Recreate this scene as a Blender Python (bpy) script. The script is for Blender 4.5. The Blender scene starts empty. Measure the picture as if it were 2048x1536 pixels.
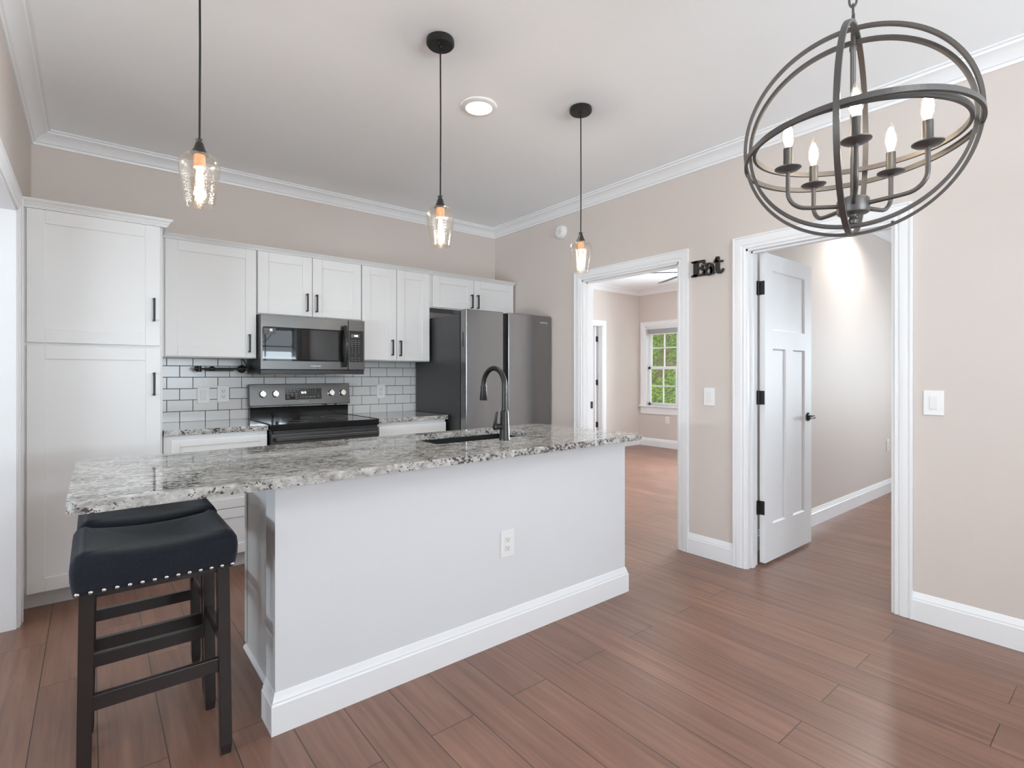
import bpy, bmesh, math, random
from mathutils import Vector, Matrix
random.seed(7)
PI = math.pi
sc = bpy.context.scene
COL = sc.collection

# ------------------------------------------------------------------ camera
CAMZ = 1.245
cam_data = bpy.data.cameras.new('camera')
cam = bpy.data.objects.new('camera', cam_data)
COL.objects.link(cam)
TH = math.radians(51.054)
cam.location = (0, 0, CAMZ)
cam.rotation_euler = (PI/2, 0, -(PI/2 - TH))
cam_data.sensor_width = 36.0
cam_data.lens = 1041.0*36.0/2048.0
cam_data.shift_y = -(768-750)/2048.0
cam_data.clip_start = 0.02
sc.camera = cam
sc.cycles.diffuse_bounces = 8
sc.cycles.max_bounces = 14
sc.cycles.transparent_max_bounces = 12

# ------------------------------------------------------------------ world, exposure
sc.view_settings.view_transform = 'Standard'
sc.view_settings.look = 'None'
sc.view_settings.gamma = 1.0
sc.view_settings.use_curve_mapping = False
sc.view_settings.exposure = 0.0
w = bpy.data.worlds.new('sky')
sc.world = w
w.use_nodes = True
wn = w.node_tree
wn.nodes['Background'].inputs[0].default_value = (0.86, 0.93, 1.0, 1)
wn.nodes['Background'].inputs[1].default_value = 1.5

def add_light(name, kind, loc, energy, color=(1, 1, 1), rot=(0, 0, 0), **kw):
    d = bpy.data.lights.new(name, kind)
    d.energy = energy
    d.color = color
    for k, v in kw.items():
        setattr(d, k, v)
    o = bpy.data.objects.new(name, d)
    o.location = loc
    o.rotation_euler = rot
    COL.objects.link(o)
    return o

# area lights standing in for daylight; some of the windows are added (each light sits just outside its own window)
DAY = (0.84, 0.955, 1.05)
LB = 40*PI/180
add_light('daylight_front_window', 'AREA', (0.98, -2.56, 1.57), 42.3, DAY, (PI/2, 0, 0), shape='RECTANGLE', size=1.25, size_y=1.1)
add_light('daylight_front_high_window', 'AREA', (2.50, -2.56, 1.78), 21.9, DAY, (PI/2, 0, 0), shape='RECTANGLE', size=1.06, size_y=0.72)
# upward fill lights added at the same windows to brighten the ceiling
add_light('ceiling_fill_front', 'AREA', (0.98, -2.60, 1.30), 97.1, DAY, (PI/2+LB*1.7, 0, 0), shape='RECTANGLE', size=1.25, size_y=0.5)
add_light('ceiling_fill_front_high', 'AREA', (2.50, -2.60, 1.62), 46.5, DAY, (PI/2+LB*1.7, 0, 0), shape='RECTANGLE', size=1.06, size_y=0.4)
add_light('fill_left_room_window', 'AREA', (-3.95, 1.6, 1.45), 30.0, DAY, (0, -PI/2, 0), shape='RECTANGLE', size=1.4, size_y=2.2)  # fill light at an added window out of view
add_light('ceiling_fill_left_room', 'AREA', (-3.97, 1.6, 1.05), 202.2, DAY, (0, -PI/2-LB*1.6, 0), shape='RECTANGLE', size=0.7, size_y=2.2)  # added upward fill, mainly for the ceiling
add_light('fill_bedroom_window', 'AREA', (7.9, 3.2, 1.45), 502.9, DAY, (0, PI/2, 0), shape='RECTANGLE', size=1.4, size_y=1.1)  # extra bedroom fill at an added, unseen window
add_light('ceiling_fill_bedroom', 'AREA', (7.92, 3.2, 1.05), 16.5, DAY, (0, PI/2+LB*1.5, 0), shape='RECTANGLE', size=0.6, size_y=1.1)  # upward fill added for the bedroom ceiling
add_light('daylight_hall_window', 'AREA', (7.90, 0.15, 1.45), 148.1, DAY, (0, PI/2, 0), shape='RECTANGLE', size=1.4, size_y=1.2)
add_light('fill_bathroom_window', 'AREA', (6.2, 7.78, 1.6), 49.5, DAY, (-PI/2, 0, 0), shape='RECTANGLE', size=0.8, size_y=1.0)  # fill added to brighten the small room

# ------------------------------------------------------------------ mesh helpers
class MB:
    def __init__(self):
        self.bm = bmesh.new()

    def box(self, x0, x1, y0, y1, z0, z1, m=None):
        bm = self.bm
        vs = [bm.verts.new((x, y, z)) for z in (z0, z1) for y in (y0, y1) for x in (x0, x1)]
        if m is not None:
            for v in vs:
                v.co = m @ v.co
        for f in ((0, 2, 3, 1), (4, 5, 7, 6), (0, 1, 5, 4), (2, 6, 7, 3), (0, 4, 6, 2), (1, 3, 7, 5)):
            bm.faces.new([vs[i] for i in f])
        return self

    def lathe(self, c, prof, n=32, axis='z', cap=True):
        """prof: list of (radius, height along axis)"""
        bm = self.bm
        rings = []
        for r, hgt in prof:
            ring = []
            for i in range(n):
                a = 2*PI*i/n
                u, v = r*math.cos(a), r*math.sin(a)
                p = {'z': (u, v, hgt), 'x': (hgt, u, v), 'y': (v, hgt, u)}[axis]
                ring.append(bm.verts.new((c[0]+p[0], c[1]+p[1], c[2]+p[2])))
            rings.append(ring)
        for a, b in zip(rings, rings[1:]):
            for i in range(n):
                j = (i+1) % n
                bm.faces.new((a[i], a[j], b[j], b[i]))
        if cap:
            if prof[0][0] > 1e-6:
                bm.faces.new(list(reversed(rings[0])))
            if prof[-1][0] > 1e-6:
                bm.faces.new(rings[-1])
        return self

    def tube(self, pts, r, n=12, closed=False, cap=True, radii=None, sx=1.0):
        """round bar along a path"""
        bm = self.bm
        P = [Vector(p) for p in pts]
        N = len(P)
        rings = []
        ref = None
        for i in range(N):
            if closed:
                t = P[(i+1) % N]-P[i-1]
            else:
                t = P[min(i+1, N-1)]-P[max(i-1, 0)]
            t.normalize()
            if ref is None:
                ref = Vector((0, 0, 1)) if abs(t.z) < 0.9 else Vector((1, 0, 0))
            b = t.cross(ref)
            b.normalize()
            nn = b.cross(t)
            nn.normalize()
            ref = nn
            rr = radii[i] if radii else r
            rings.append([bm.verts.new(P[i]+rr*(math.cos(2*PI*k/n)*nn*sx+math.sin(2*PI*k/n)*b)) for k in range(n)])
        pairs = list(zip(rings, rings[1:]))
        if closed:
            pairs.append((rings[-1], rings[0]))
        for a, b in pairs:
            for k in range(n):
                j = (k+1) % n
                bm.faces.new((a[k], a[j], b[j], b[k]))
        if cap and not closed:
            bm.faces.new(list(reversed(rings[0])))
            bm.faces.new(rings[-1])
        return self

    def band(self, c, normal, R, wid, thk, n=128):
        """flat hoop: centre, axis, outer radius, width along the axis, thickness"""
        bm = self.bm
        nz = Vector(normal).normalized()
        h = Vector((0, 0, 1)) if abs(nz.z) < 0.8 else Vector((1, 0, 0))
        a = nz.cross(h).normalized()
        b = nz.cross(a)
        c = Vector(c)
        rings = []
        for i in range(n):
            t = 2*PI*i/n
            d = math.cos(t)*a+math.sin(t)*b
            rings.append([bm.verts.new(c+d*rr+nz*s) for rr, s in ((R, -wid/2), (R, wid/2), (R-thk, wid/2), (R-thk, -wid/2))])
        for i in range(n):
            A, B = rings[i], rings[(i+1) % n]
            for k in range(4):
                j = (k+1) % 4
                bm.faces.new((A[k], A[j], B[j], B[k]))
        return self

    def sweep(self, path, prof, f, closed=False):
        """prism along a 2-D path with mitred corners; prof = (offset to the left of the path, height); f maps (a,b,c) to world"""
        bm = self.bm
        P = [Vector(p) for p in path]
        N = len(P)
        secs = []
        for i in range(N):
            d0 = (P[i]-P[i-1]).normalized() if (i > 0 or closed) else None
            d1 = (P[(i+1) % N]-P[i]).normalized() if (i < N-1 or closed) else None
            if d0 is None:
                d0 = d1
            if d1 is None:
                d1 = d0
            n0 = Vector((-d0.y, d0.x))
            n1 = Vector((-d1.y, d1.x))
            m = (n0+n1)
            m = m/max(1e-6, m.dot(n0))
            secs.append([bm.verts.new(f(P[i].x+m.x*o, P[i].y+m.y*o, c)) for o, c in prof])
        K = len(prof)
        pairs = list(zip(secs, secs[1:]))
        if closed:
            pairs.append((secs[-1], secs[0]))
        for A, B in pairs:
            for k in range(K):
                j = (k+1) % K
                bm.faces.new((A[k], A[j], B[j], B[k]))
        if not closed:
            bm.faces.new(secs[0])
            bm.faces.new(list(reversed(secs[-1])))
        return self

    def prism(self, outline, f, c0, c1):
        bm = self.bm
        A = [bm.verts.new(f(a, b, c0)) for a, b in outline]
        B = [bm.verts.new(f(a, b, c1)) for a, b in outline]
        bm.faces.new(A)
        bm.faces.new(list(reversed(B)))
        n = len(A)
        for i in range(n):
            j = (i+1) % n
            bm.faces.new((A[i], B[i], B[j], A[j]))
        return self

    def stroke(self, pts, wid, f, c0, c1):
        """flat thick pen stroke (pts in 2-D with widths) extruded"""
        L, R = [], []
        P = [Vector(p) for p in pts]
        for i, p in enumerate(P):
            t = P[min(i+1, len(P)-1)]-P[max(i-1, 0)]
            t.normalize()
            n = Vector((-t.y, t.x))
            ww = wid[i] if isinstance(wid, (list, tuple)) else wid
            L.append(p+n*ww/2)
            R.append(p-n*ww/2)
        bm = self.bm
        rows = []
        for l, r in zip(L, R):
            rows.append([bm.verts.new(f(l.x, l.y, c0)), bm.verts.new(f(l.x, l.y, c1)),
                         bm.verts.new(f(r.x, r.y, c1)), bm.verts.new(f(r.x, r.y, c0))])
        for A, B in zip(rows, rows[1:]):
            for k in range(4):
                j = (k+1) % 4
                bm.faces.new((A[k], A[j], B[j], B[k]))
        bm.faces.new(rows[0])
        bm.faces.new(list(reversed(rows[-1])))
        return self

    def ball(self, c, r, seg=16, rings=10, sz=1.0):
        prof = [(r*math.sin(PI*k/rings), -r*sz*math.cos(PI*k/rings)) for k in range(rings+1)]
        prof[0] = (1e-5, prof[0][1])
        prof[-1] = (1e-5, prof[-1][1])
        return self.lathe(c, prof, seg)

ORG = {}

def link(name, bm, mat, parent=None, smooth=False, bevel=0.0, angle=35, local=False, seg=2):
    bmesh.ops.recalc_face_normals(bm, faces=bm.faces)
    org = Vector((0, 0, 0)) if (parent is None or local) else ORG[parent.name]
    if org.length > 0:
        for v in bm.verts:
            v.co -= org
    me = bpy.data.meshes.new(name)
    bm.to_mesh(me)
    bm.free()
    for m in (mat if isinstance(mat, (list, tuple)) else [mat]):
        me.materials.append(m)
    if smooth:
        for p in me.polygons:
            p.use_smooth = True
        try:
            me.set_sharp_from_angle(angle=math.radians(angle))
        except Exception:
            pass
    o = bpy.data.objects.new(name, me)
    COL.objects.link(o)
    if parent is not None:
        o.parent = parent
    ORG[o.name] = org
    if bevel > 0:
        b = o.modifiers.new('bevel', 'BEVEL')
        b.width = bevel
        b.segments = seg
        b.limit_method = 'ANGLE'
        b.angle_limit = math.radians(40)
        b.harden_normals = False
    return o

def tag(o, label, cat, group=None, kind=None):
    o['label'] = label
    o['category'] = cat
    if group:
        o['group'] = group
    if kind:
        o['kind'] = kind
    return o

def thing(name, label, cat, loc, group=None, kind=None):
    o = bpy.data.objects.new(name, None)
    o.empty_display_size = 0.05
    o.location = loc
    COL.objects.link(o)
    ORG[o.name] = Vector(loc)
    return tag(o, label, cat, group, kind)

def part(name, mb, mat, parent, label=None, **kw):
    o = link(name, mb.bm, mat, parent, **kw)
    if label:
        o['label'] = label
    return o

def struct(name, mb, mat, label, cat, **kw):
    o = link(name, mb.bm, mat, **kw)
    return tag(o, label, cat, kind='structure')

def text_mesh(name, s, size, mat, parent, m, ext=0.0006, bold=0.0, spacing=1.0):
    """lettering: built flat in its own x,y then placed with matrix m"""
    c = bpy.data.curves.new(name, 'FONT')
    c.body = s
    c.size = size
    c.align_x = 'CENTER'
    c.align_y = 'CENTER'
    c.extrude = ext
    c.offset = bold
    c.space_character = spacing
    o = bpy.data.objects.new(name, c)
    COL.objects.link(o)
    dg = bpy.context.evaluated_depsgraph_get()
    me = bpy.data.meshes.new_from_object(o.evaluated_get(dg))
    bpy.data.objects.remove(o)
    bpy.data.curves.remove(c)
    bm = bmesh.new()
    bm.from_mesh(me)
    bpy.data.meshes.remove(me)
    bm.transform(m)
    return link(name, bm, mat, parent)

# mapping functions
FXY = lambda a, b, c: (a, b, c)
def M_front(x, y, z):     # text facing -y (read from the room)
    return Matrix.Translation((x, y, z)) @ Matrix.Rotation(PI/2, 4, 'X')

def copy_tree(o, parent=None):
    c = o.copy()
    COL.objects.link(c)
    c.parent = parent
    ORG[c.name] = ORG.get(o.name, Vector((0, 0, 0)))
    for ch in list(o.children):
        copy_tree(ch, c)
    return c

# ------------------------------------------------------------------ materials
def new_mat(name):
    m = bpy.data.materials.new(name)
    m.use_nodes = True
    nt = m.node_tree
    return m, nt, nt.nodes['Principled BSDF']

def N(nt, typ, **kw):
    n = nt.nodes.new(typ)
    for k, v in kw.items():
        setattr(n, k, v)
    return n

def simple(name, col, rough=0.5, metal=0.0, spec=0.5, bump=0.0, bscale=200.0, vary=0.0, vscale=3.0, coat=0.0, aniso=None):
    m, nt, p = new_mat(name)
    p.inputs['Base Color'].default_value = (*col, 1)
    p.inputs['Roughness'].default_value = rough
    p.inputs['Metallic'].default_value = metal
    p.inputs['Specular IOR Level'].default_value = spec
    if coat:
        p.inputs['Coat Weight'].default_value = coat
        p.inputs['Coat Roughness'].default_value = 0.05
    tc = N(nt, 'ShaderNodeTexCoord')
    if vary > 0:
        nz = N(nt, 'ShaderNodeTexNoise')
        nz.inputs['Scale'].default_value = vscale
        nz.inputs['Detail'].default_value = 4
        nt.links.new(tc.outputs['Object'], nz.inputs['Vector'])
        mx = N(nt, 'ShaderNodeMix', data_type='RGBA')
        mx.inputs['A'].default_value = (*[c*(1-vary) for c in col], 1)
        mx.inputs['B'].default_value = (*[min(1, c*(1+vary)) for c in col], 1)
        nt.links.new(nz.outputs['Fac'], mx.inputs['Factor'])
        nt.links.new(mx.outputs['Result'], p.inputs['Base Color'])
    if bump > 0:
        nb = N(nt, 'ShaderNodeTexNoise')
        nb.inputs['Scale'].default_value = bscale
        nb.inputs['Detail'].default_value = 3
        nt.links.new(tc.outputs['Object'], nb.inputs['Vector'])
        bp = N(nt, 'ShaderNodeBump')
        bp.inputs['Strength'].default_value = bump
        bp.inputs['Distance'].default_value = 0.002
        nt.links.new(nb.outputs['Fac'], bp.inputs['Height'])
        nt.links.new(bp.outputs['Normal'], p.inputs['Normal'])
    return m

def brushed(name, col, rough=0.28, wave=0.0, horizontal=True):
    """brushed dark stainless steel"""
    m, nt, p = new_mat(name)
    p.inputs['Base Color'].default_value = (*col, 1)
    p.inputs['Metallic'].default_value = 1.0
    tc = N(nt, 'ShaderNodeTexCoord')
    mp = N(nt, 'ShaderNodeMapping')
    mp.inputs['Scale'].default_value = (2, 2, 900) if horizontal else (900, 900, 2)
    nt.links.new(tc.outputs['Object'], mp.inputs['Vector'])
    nz = N(nt, 'ShaderNodeTexNoise')
    nz.inputs['Scale'].default_value = 1.0
    nz.inputs['Detail'].default_value = 2
    nt.links.new(mp.outputs['Vector'], nz.inputs['Vector'])
    mr = N(nt, 'ShaderNodeMapRange')
    mr.inputs['To Min'].default_value = rough*0.95
    mr.inputs['To Max'].default_value = rough*1.06
    nt.links.new(nz.outputs['Fac'], mr.inputs['Value'])
    nt.links.new(mr.outputs['Result'], p.inputs['Roughness'])
    if wave > 0:
        n2 = N(nt, 'ShaderNodeTexNoise')
        n2.inputs['Scale'].default_value = 2.2
        n2.inputs['Detail'].default_value = 0.5
        nt.links.new(tc.outputs['Object'], n2.inputs['Vector'])
        bp = N(nt, 'ShaderNodeBump')
        bp.inputs['Strength'].default_value = wave
        bp.inputs['Distance'].default_value = 0.03
        nt.links.new(n2.outputs['Fac'], bp.inputs['Height'])
        nt.links.new(bp.outputs['Normal'], p.inputs['Normal'])
    return m

def emissive(name, col, strength):
    m, nt, p = new_mat(name)
    p.inputs['Base Color'].default_value = (*col, 1)
    p.inputs['Emission Color'].default_value = (*col, 1)
    p.inputs['Emission Strength'].default_value = strength
    p.inputs['Roughness'].default_value = 0.4
    return m

def thin_glass(name, tint=(1, 1, 1), gloss=0.10, seeds=0.0, rim=0.6):
    """clear thin glass: mostly see-through, mirror-like towards grazing angles"""
    m, nt, p = new_mat(name)
    nt.nodes.remove(p)
    out = nt.nodes['Material Output']
    tr = N(nt, 'ShaderNodeBsdfTransparent')
    tr.inputs[0].default_value = (*tint, 1)
    gl = N(nt, 'ShaderNodeBsdfGlossy')
    gl.inputs['Color'].default_value = (1, 1, 1, 1)
    gl.inputs['Roughness'].default_value = 0.03
    lw = N(nt, 'ShaderNodeLayerWeight')
    lw.inputs['Blend'].default_value = 0.25
    mr = N(nt, 'ShaderNodeMapRange')
    mr.inputs['To Min'].default_value = gloss*0.4
    mr.inputs['To Max'].default_value = rim
    nt.links.new(lw.outputs['Facing'], mr.inputs['Value'])
    fac = mr.outputs['Result']
    mix = N(nt, 'ShaderNodeMixShader')
    if seeds > 0:
        tc = N(nt, 'ShaderNodeTexCoord')
        vo = N(nt, 'ShaderNodeTexVoronoi')
        vo.inputs['Scale'].default_value = 190
        nt.links.new(tc.outputs['Object'], vo.inputs['Vector'])
        lt = N(nt, 'ShaderNodeMapRange')
        lt.inputs['From Min'].default_value = 0.16
        lt.inputs['From Max'].default_value = 0.30
        lt.inputs['To Min'].default_value = seeds
        lt.inputs['To Max'].default_value = 0.0
        nt.links.new(vo.outputs['Distance'], lt.inputs['Value'])
        ad = N(nt, 'ShaderNodeMath', operation='ADD', use_clamp=True)
        nt.links.new(fac, ad.inputs[0])
        nt.links.new(lt.outputs['Result'], ad.inputs[1])
        fac = ad.outputs[0]
        bp = N(nt, 'ShaderNodeBump')
        bp.inputs['Strength'].default_value = 0.25
        bp.inputs['Distance'].default_value = 0.002
        nt.links.new(vo.outputs['Distance'], bp.inputs['Height'])
        nt.links.new(bp.outputs['Normal'], gl.inputs['Normal'])
    nt.links.new(fac, mix.inputs[0])
    nt.links.new(tr.outputs[0], mix.inputs[1])
    nt.links.new(gl.outputs[0], mix.inputs[2])
    nt.links.new(mix.outputs[0], out.inputs['Surface'])
    return m

def mat_floor():
    m, nt, p = new_mat('plank_floor')
    tc = N(nt, 'ShaderNodeTexCoord')
    mp = N(nt, 'ShaderNodeMapping')            # planks run along y, 0.179 m wide
    mp.inputs['Rotation'].default_value = (0, 0, PI/2)
    mp.inputs['Location'].default_value = (0.35, 0.699, 0)
    nt.links.new(tc.outputs['Object'], mp.inputs['Vector'])
    br = N(nt, 'ShaderNodeTexBrick')
    br.offset = 0.37
    br.offset_frequency = 2
    br.inputs['Scale'].default_value = 1.0
    br.inputs['Brick Width'].default_value = 1.22
    br.inputs['Row Height'].default_value = 0.179
    br.inputs['Mortar Size'].default_value = 0.0016
    br.inputs['Mortar Smooth'].default_value = 0.1
    br.inputs['Bias'].default_value = 0.0
    br.inputs['Color1'].default_value = (0.0, 0.0, 0.0, 1)
    br.inputs['Color2'].default_value = (1, 1, 1, 1)
    br.inputs['Mortar'].default_value = (0.5, 0.5, 0.5, 1)
    nt.links.new(mp.outputs['Vector'], br.inputs['Vector'])
    # grain
    g = N(nt, 'ShaderNodeMapping')
    g.inputs['Scale'].default_value = (34, 1.6, 1)
    nt.links.new(tc.outputs['Object'], g.inputs['Vector'])
    ad = N(nt, 'ShaderNodeVectorMath', operation='ADD')
    sc_ = N(nt, 'ShaderNodeVectorMath', operation='SCALE')
    sc_.inputs['Scale'].default_value = 9.0
    nt.links.new(br.outputs['Color'], sc_.inputs[0])
    nt.links.new(g.outputs['Vector'], ad.inputs[0])
    nt.links.new(sc_.outputs[0], ad.inputs[1])
    nz = N(nt, 'ShaderNodeTexNoise')
    nz.inputs['Scale'].default_value = 1.0
    nz.inputs['Detail'].default_value = 7
    nz.inputs['Roughness'].default_value = 0.62
    nz.inputs['Distortion'].default_value = 0.5
    nt.links.new(ad.outputs[0], nz.inputs['Vector'])
    n2 = N(nt, 'ShaderNodeTexNoise')
    n2.inputs['Scale'].default_value = 3.0
    n2.inputs['Detail'].default_value = 4
    nt.links.new(tc.outputs['Object'], n2.inputs['Vector'])
    rp = N(nt, 'ShaderNodeValToRGB')
    rp.color_ramp.elements[0].position = 0.28
    rp.color_ramp.elements[0].color = FLOOR_DARK
    rp.color_ramp.elements[1].position = 0.72
    rp.color_ramp.elements[1].color = FLOOR_LIGHT
    nt.links.new(nz.outputs['Fac'], rp.inputs['Fac'])
    # per-plank tone
    mx = N(nt, 'ShaderNodeMix', data_type='RGBA', blend_type='MULTIPLY')
    mx.inputs['Factor'].default_value = 1.0
    mr = N(nt, 'ShaderNodeMapRange')
    mr.inputs['To Min'].default_value = 0.91
    mr.inputs['To Max'].default_value = 1.09
    nt.links.new(br.outputs['Color'], mr.inputs['Value'])
    nt.links.new(rp.outputs['Color'], mx.inputs['A'])
    nt.links.new(mr.outputs['Result'], mx.inputs['B'])
    m2 = N(nt, 'ShaderNodeMix', data_type='RGBA')
    m2.inputs['B'].default_value = (0.022, 0.010, 0.007, 1)
    nt.links.new(br.outputs['Fac'], m2.inputs['Factor'])
    nt.links.new(mx.outputs['Result'], m2.inputs['A'])
    nt.links.new(m2.outputs['Result'], p.inputs['Base Color'])
    rr = N(nt, 'ShaderNodeMapRange')
    rr.inputs['To Min'].default_value = 0.27
    rr.inputs['To Max'].default_value = 0.42
    nt.links.new(n2.outputs['Fac'], rr.inputs['Value'])
    nt.links.new(rr.outputs['Result'], p.inputs['Roughness'])
    p.inputs['Specular IOR Level'].default_value = 0.85
    bp = N(nt, 'ShaderNodeBump')
    bp.inputs['Strength'].default_value = 0.22
    bp.inputs['Distance'].default_value = 0.0012
    sb = N(nt, 'ShaderNodeMath', operation='SUBTRACT')
    nt.links.new(nz.outputs['Fac'], sb.inputs[0])
    nt.links.new(br.outputs['Fac'], sb.inputs[1])
    nt.links.new(sb.outputs[0], bp.inputs['Height'])
    nt.links.new(bp.outputs['Normal'], p.inputs['Normal'])
    return m

def mat_granite():
    m, nt, p = new_mat('granite')
    tc = N(nt, 'ShaderNodeTexCoord')
    mp = N(nt, 'ShaderNodeMapping')
    mp.inputs['Rotation'].default_value = (0, 0, 0.25)
    mp.inputs['Scale'].default_value = (0.7, 1.0, 1.0)
    nt.links.new(tc.outputs['Object'], mp.inputs['Vector'])
    big = N(nt, 'ShaderNodeTexNoise')
    big.inputs['Scale'].default_value = 4.0
    big.inputs['Detail'].default_value = 5
    big.inputs['Distortion'].default_value = 1.2
    fine = N(nt, 'ShaderNodeTexNoise')
    fine.inputs['Scale'].default_value = 85
    fine.inputs['Detail'].default_value = 4
    fine.inputs['Roughness'].default_value = 0.7
    mid = N(nt, 'ShaderNodeTexNoise')
    mid.inputs['Scale'].default_value = 40
    mid.inputs['Detail'].default_value = 5
    mid.inputs['Roughness'].default_value = 0.65
    for n in (big, fine, mid):
        nt.links.new(mp.outputs['Vector'], n.inputs['Vector'])
    r1 = N(nt, 'ShaderNodeValToRGB')
    e = r1.color_ramp.elements
    e[0].position = 0.31
    e[0].color = (0.20, 0.174, 0.165, 1)
    e[1].position = 0.68
    e[1].color = (0.66, 0.645, 0.62, 1)
    x = e.new(0.48)
    x.color = (0.41, 0.40, 0.375, 1)
    nt.links.new(mid.outputs['Fac'], r1.inputs['Fac'])
    # dark specks, denser inside the dark drifts
    am = N(nt, 'ShaderNodeMath', operation='MULTIPLY_ADD')
    am.inputs[1].default_value = 0.55
    nt.links.new(big.outputs['Fac'], am.inputs[0])
    nt.links.new(fine.outputs['Fac'], am.inputs[2])
    r2 = N(nt, 'ShaderNodeValToRGB')
    r2.color_ramp.elements[0].position = 0.822
    r2.color_ramp.elements[0].color = (0, 0, 0, 1)
    r2.color_ramp.elements[1].position = 0.86
    r2.color_ramp.elements[1].color = (1, 1, 1, 1)
    nt.links.new(am.outputs[0], r2.inputs['Fac'])
    mx = N(nt, 'ShaderNodeMix', data_type='RGBA')
    mx.inputs['B'].default_value = (0.055, 0.052, 0.05, 1)
    nt.links.new(r2.outputs['Color'], mx.inputs['Factor'])
    nt.links.new(r1.outputs['Color'], mx.inputs['A'])
    nt.links.new(mx.outputs['Result'], p.inputs['Base Color'])
    p.inputs['Roughness'].default_value = 0.025
    p.inputs['Specular IOR Level'].default_value = 1.0
    return m

def mat_fabric():
    m, nt, p = new_mat('navy_fabric')
    tc = N(nt, 'ShaderNodeTexCoord')
    wv = []
    for ax, s in (('X', 520.0), ('Y', 520.0)):
        wa = N(nt, 'ShaderNodeTexWave', bands_direction=ax)
        wa.inputs['Scale'].default_value = s/6.28
        wa.inputs['Distortion'].default_value = 1.0
        nt.links.new(tc.outputs['Object'], wa.inputs['Vector'])
        wv.append(wa)
    nz = N(nt, 'ShaderNodeTexNoise')
    nz.inputs['Scale'].default_value = 160
    nz.inputs['Detail'].default_value = 4
    nt.links.new(tc.outputs['Object'], nz.inputs['Vector'])
    mx = N(nt, 'ShaderNodeMix', data_type='RGBA')
    mx.inputs['A'].default_value = (0.006, 0.0075, 0.0115, 1)
    mx.inputs['B'].default_value = (0.020, 0.023, 0.033, 1)
    nt.links.new(nz.outputs['Fac'], mx.inputs['Factor'])
    nt.links.new(mx.outputs['Result'], p.inputs['Base Color'])
    p.inputs['Roughness'].default_value = 0.9
    p.inputs['Specular IOR Level'].default_value = 0.2
    p.inputs['Sheen Weight'].default_value = 0.15
    ad = N(nt, 'ShaderNodeMath', operation='ADD')
    nt.links.new(wv[0].outputs['Fac'], ad.inputs[0])
    nt.links.new(wv[1].outputs['Fac'], ad.inputs[1])
    bp = N(nt, 'ShaderNodeBump')
    bp.inputs['Strength'].default_value = 0.35
    bp.inputs['Distance'].default_value = 0.001
    nt.links.new(ad.outputs[0], bp.inputs['Height'])
    nt.links.new(bp.outputs['Normal'], p.inputs['Normal'])
    return m

def mat_grass():
    m, nt, p = new_mat('grass')
    tc = N(nt, 'ShaderNodeTexCoord')
    a = N(nt, 'ShaderNodeTexNoise')
    a.inputs['Scale'].default_value = 1.6
    a.inputs['Detail'].default_value = 6
    b = N(nt, 'ShaderNodeTexNoise')
    b.inputs['Scale'].default_value = 11
    b.inputs['Detail'].default_value = 6
    b.inputs['Roughness'].default_value = 0.75
    for n in (a, b):
        nt.links.new(tc.outputs['Object'], n.inputs['Vector'])
    r = N(nt, 'ShaderNodeValToRGB')
    e = r.color_ramp.elements
    e[0].position = 0.40
    e[0].color = (0.024, 0.062, 0.008, 1)
    e[1].position = 0.60
    e[1].color = (0.34, 0.44, 0.045, 1)
    x = e.new(0.5)
    x.color = (0.115, 0.21, 0.022, 1)
    nt.links.new(b.outputs['Fac'], r.inputs['Fac'])
    r2 = N(nt, 'ShaderNodeValToRGB')
    r2.color_ramp.elements[0].position = 0.52
    r2.color_ramp.elements[0].color = (0, 0, 0, 1)
    r2.color_ramp.elements[1].position = 0.62
    r2.color_ramp.elements[1].color = (0.7, 0.7, 0.7, 1)
    nt.links.new(a.outputs['Fac'], r2.inputs['Fac'])
    mx = N(nt, 'ShaderNodeMix', data_type='RGBA')
    mx.inputs['B'].default_value = (0.14, 0.085, 0.05, 1)
    nt.links.new(r2.outputs['Color'], mx.inputs['Factor'])
    nt.links.new(r.outputs['Color'], mx.inputs['A'])
    nt.links.new(mx.outputs['Result'], p.inputs['Base Color'])
    p.inputs['Roughness'].default_value = 0.9
    return m

FLOOR_DARK = (0.140, 0.062, 0.037, 1)
FLOOR_LIGHT = (0.280, 0.138, 0.090, 1)
WALL = simple('beige_wall_paint', (0.635, 0.570, 0.527), 0.55, spec=0.3, bump=0.05, bscale=260)
CEIL = simple('ceiling_paint', (0.90, 0.925, 0.94), 0.8, spec=0.2, bump=0.05, bscale=220)
TRIM = simple('white_trim_paint', (0.82, 0.825, 0.835), 0.32, spec=0.45)
CAB = simple('white_cabinet_paint', (0.77, 0.77, 0.765), 0.34, spec=0.45)
KNEE = simple('pale_grey_wall_paint', (0.70, 0.705, 0.72), 0.5, spec=0.35, bump=0.04, bscale=240)
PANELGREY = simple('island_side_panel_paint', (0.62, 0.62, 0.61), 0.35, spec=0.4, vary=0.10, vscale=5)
DOORP = simple('white_door_paint', (0.82, 0.83, 0.845), 0.5, spec=0.35)
FLOOR = mat_floor()
GRANITE = mat_granite()
TILE = simple('white_glazed_tile', (0.68, 0.68, 0.68), 0.20, spec=0.4, bump=0.05, bscale=14)
GROUT = simple('dark_grout', (0.035, 0.034, 0.033), 0.9, spec=0.1)
BLACKM = simple('matte_black_metal', (0.016, 0.015, 0.015), 0.42, spec=0.4)
BRONZE = simple('dark_bronze_metal', (0.036, 0.033, 0.031), 0.40, metal=0.35, spec=0.5)
CHANM = simple('chandelier_dark_metal', (0.105, 0.097, 0.092), 0.40, metal=0.5, spec=0.5)
FAUCET = simple('gunmetal', (0.040, 0.039, 0.038), 0.34, metal=0.75)
STEEL = brushed('black_stainless_steel', (0.115, 0.113, 0.112), 0.30, wave=0.10)
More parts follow.
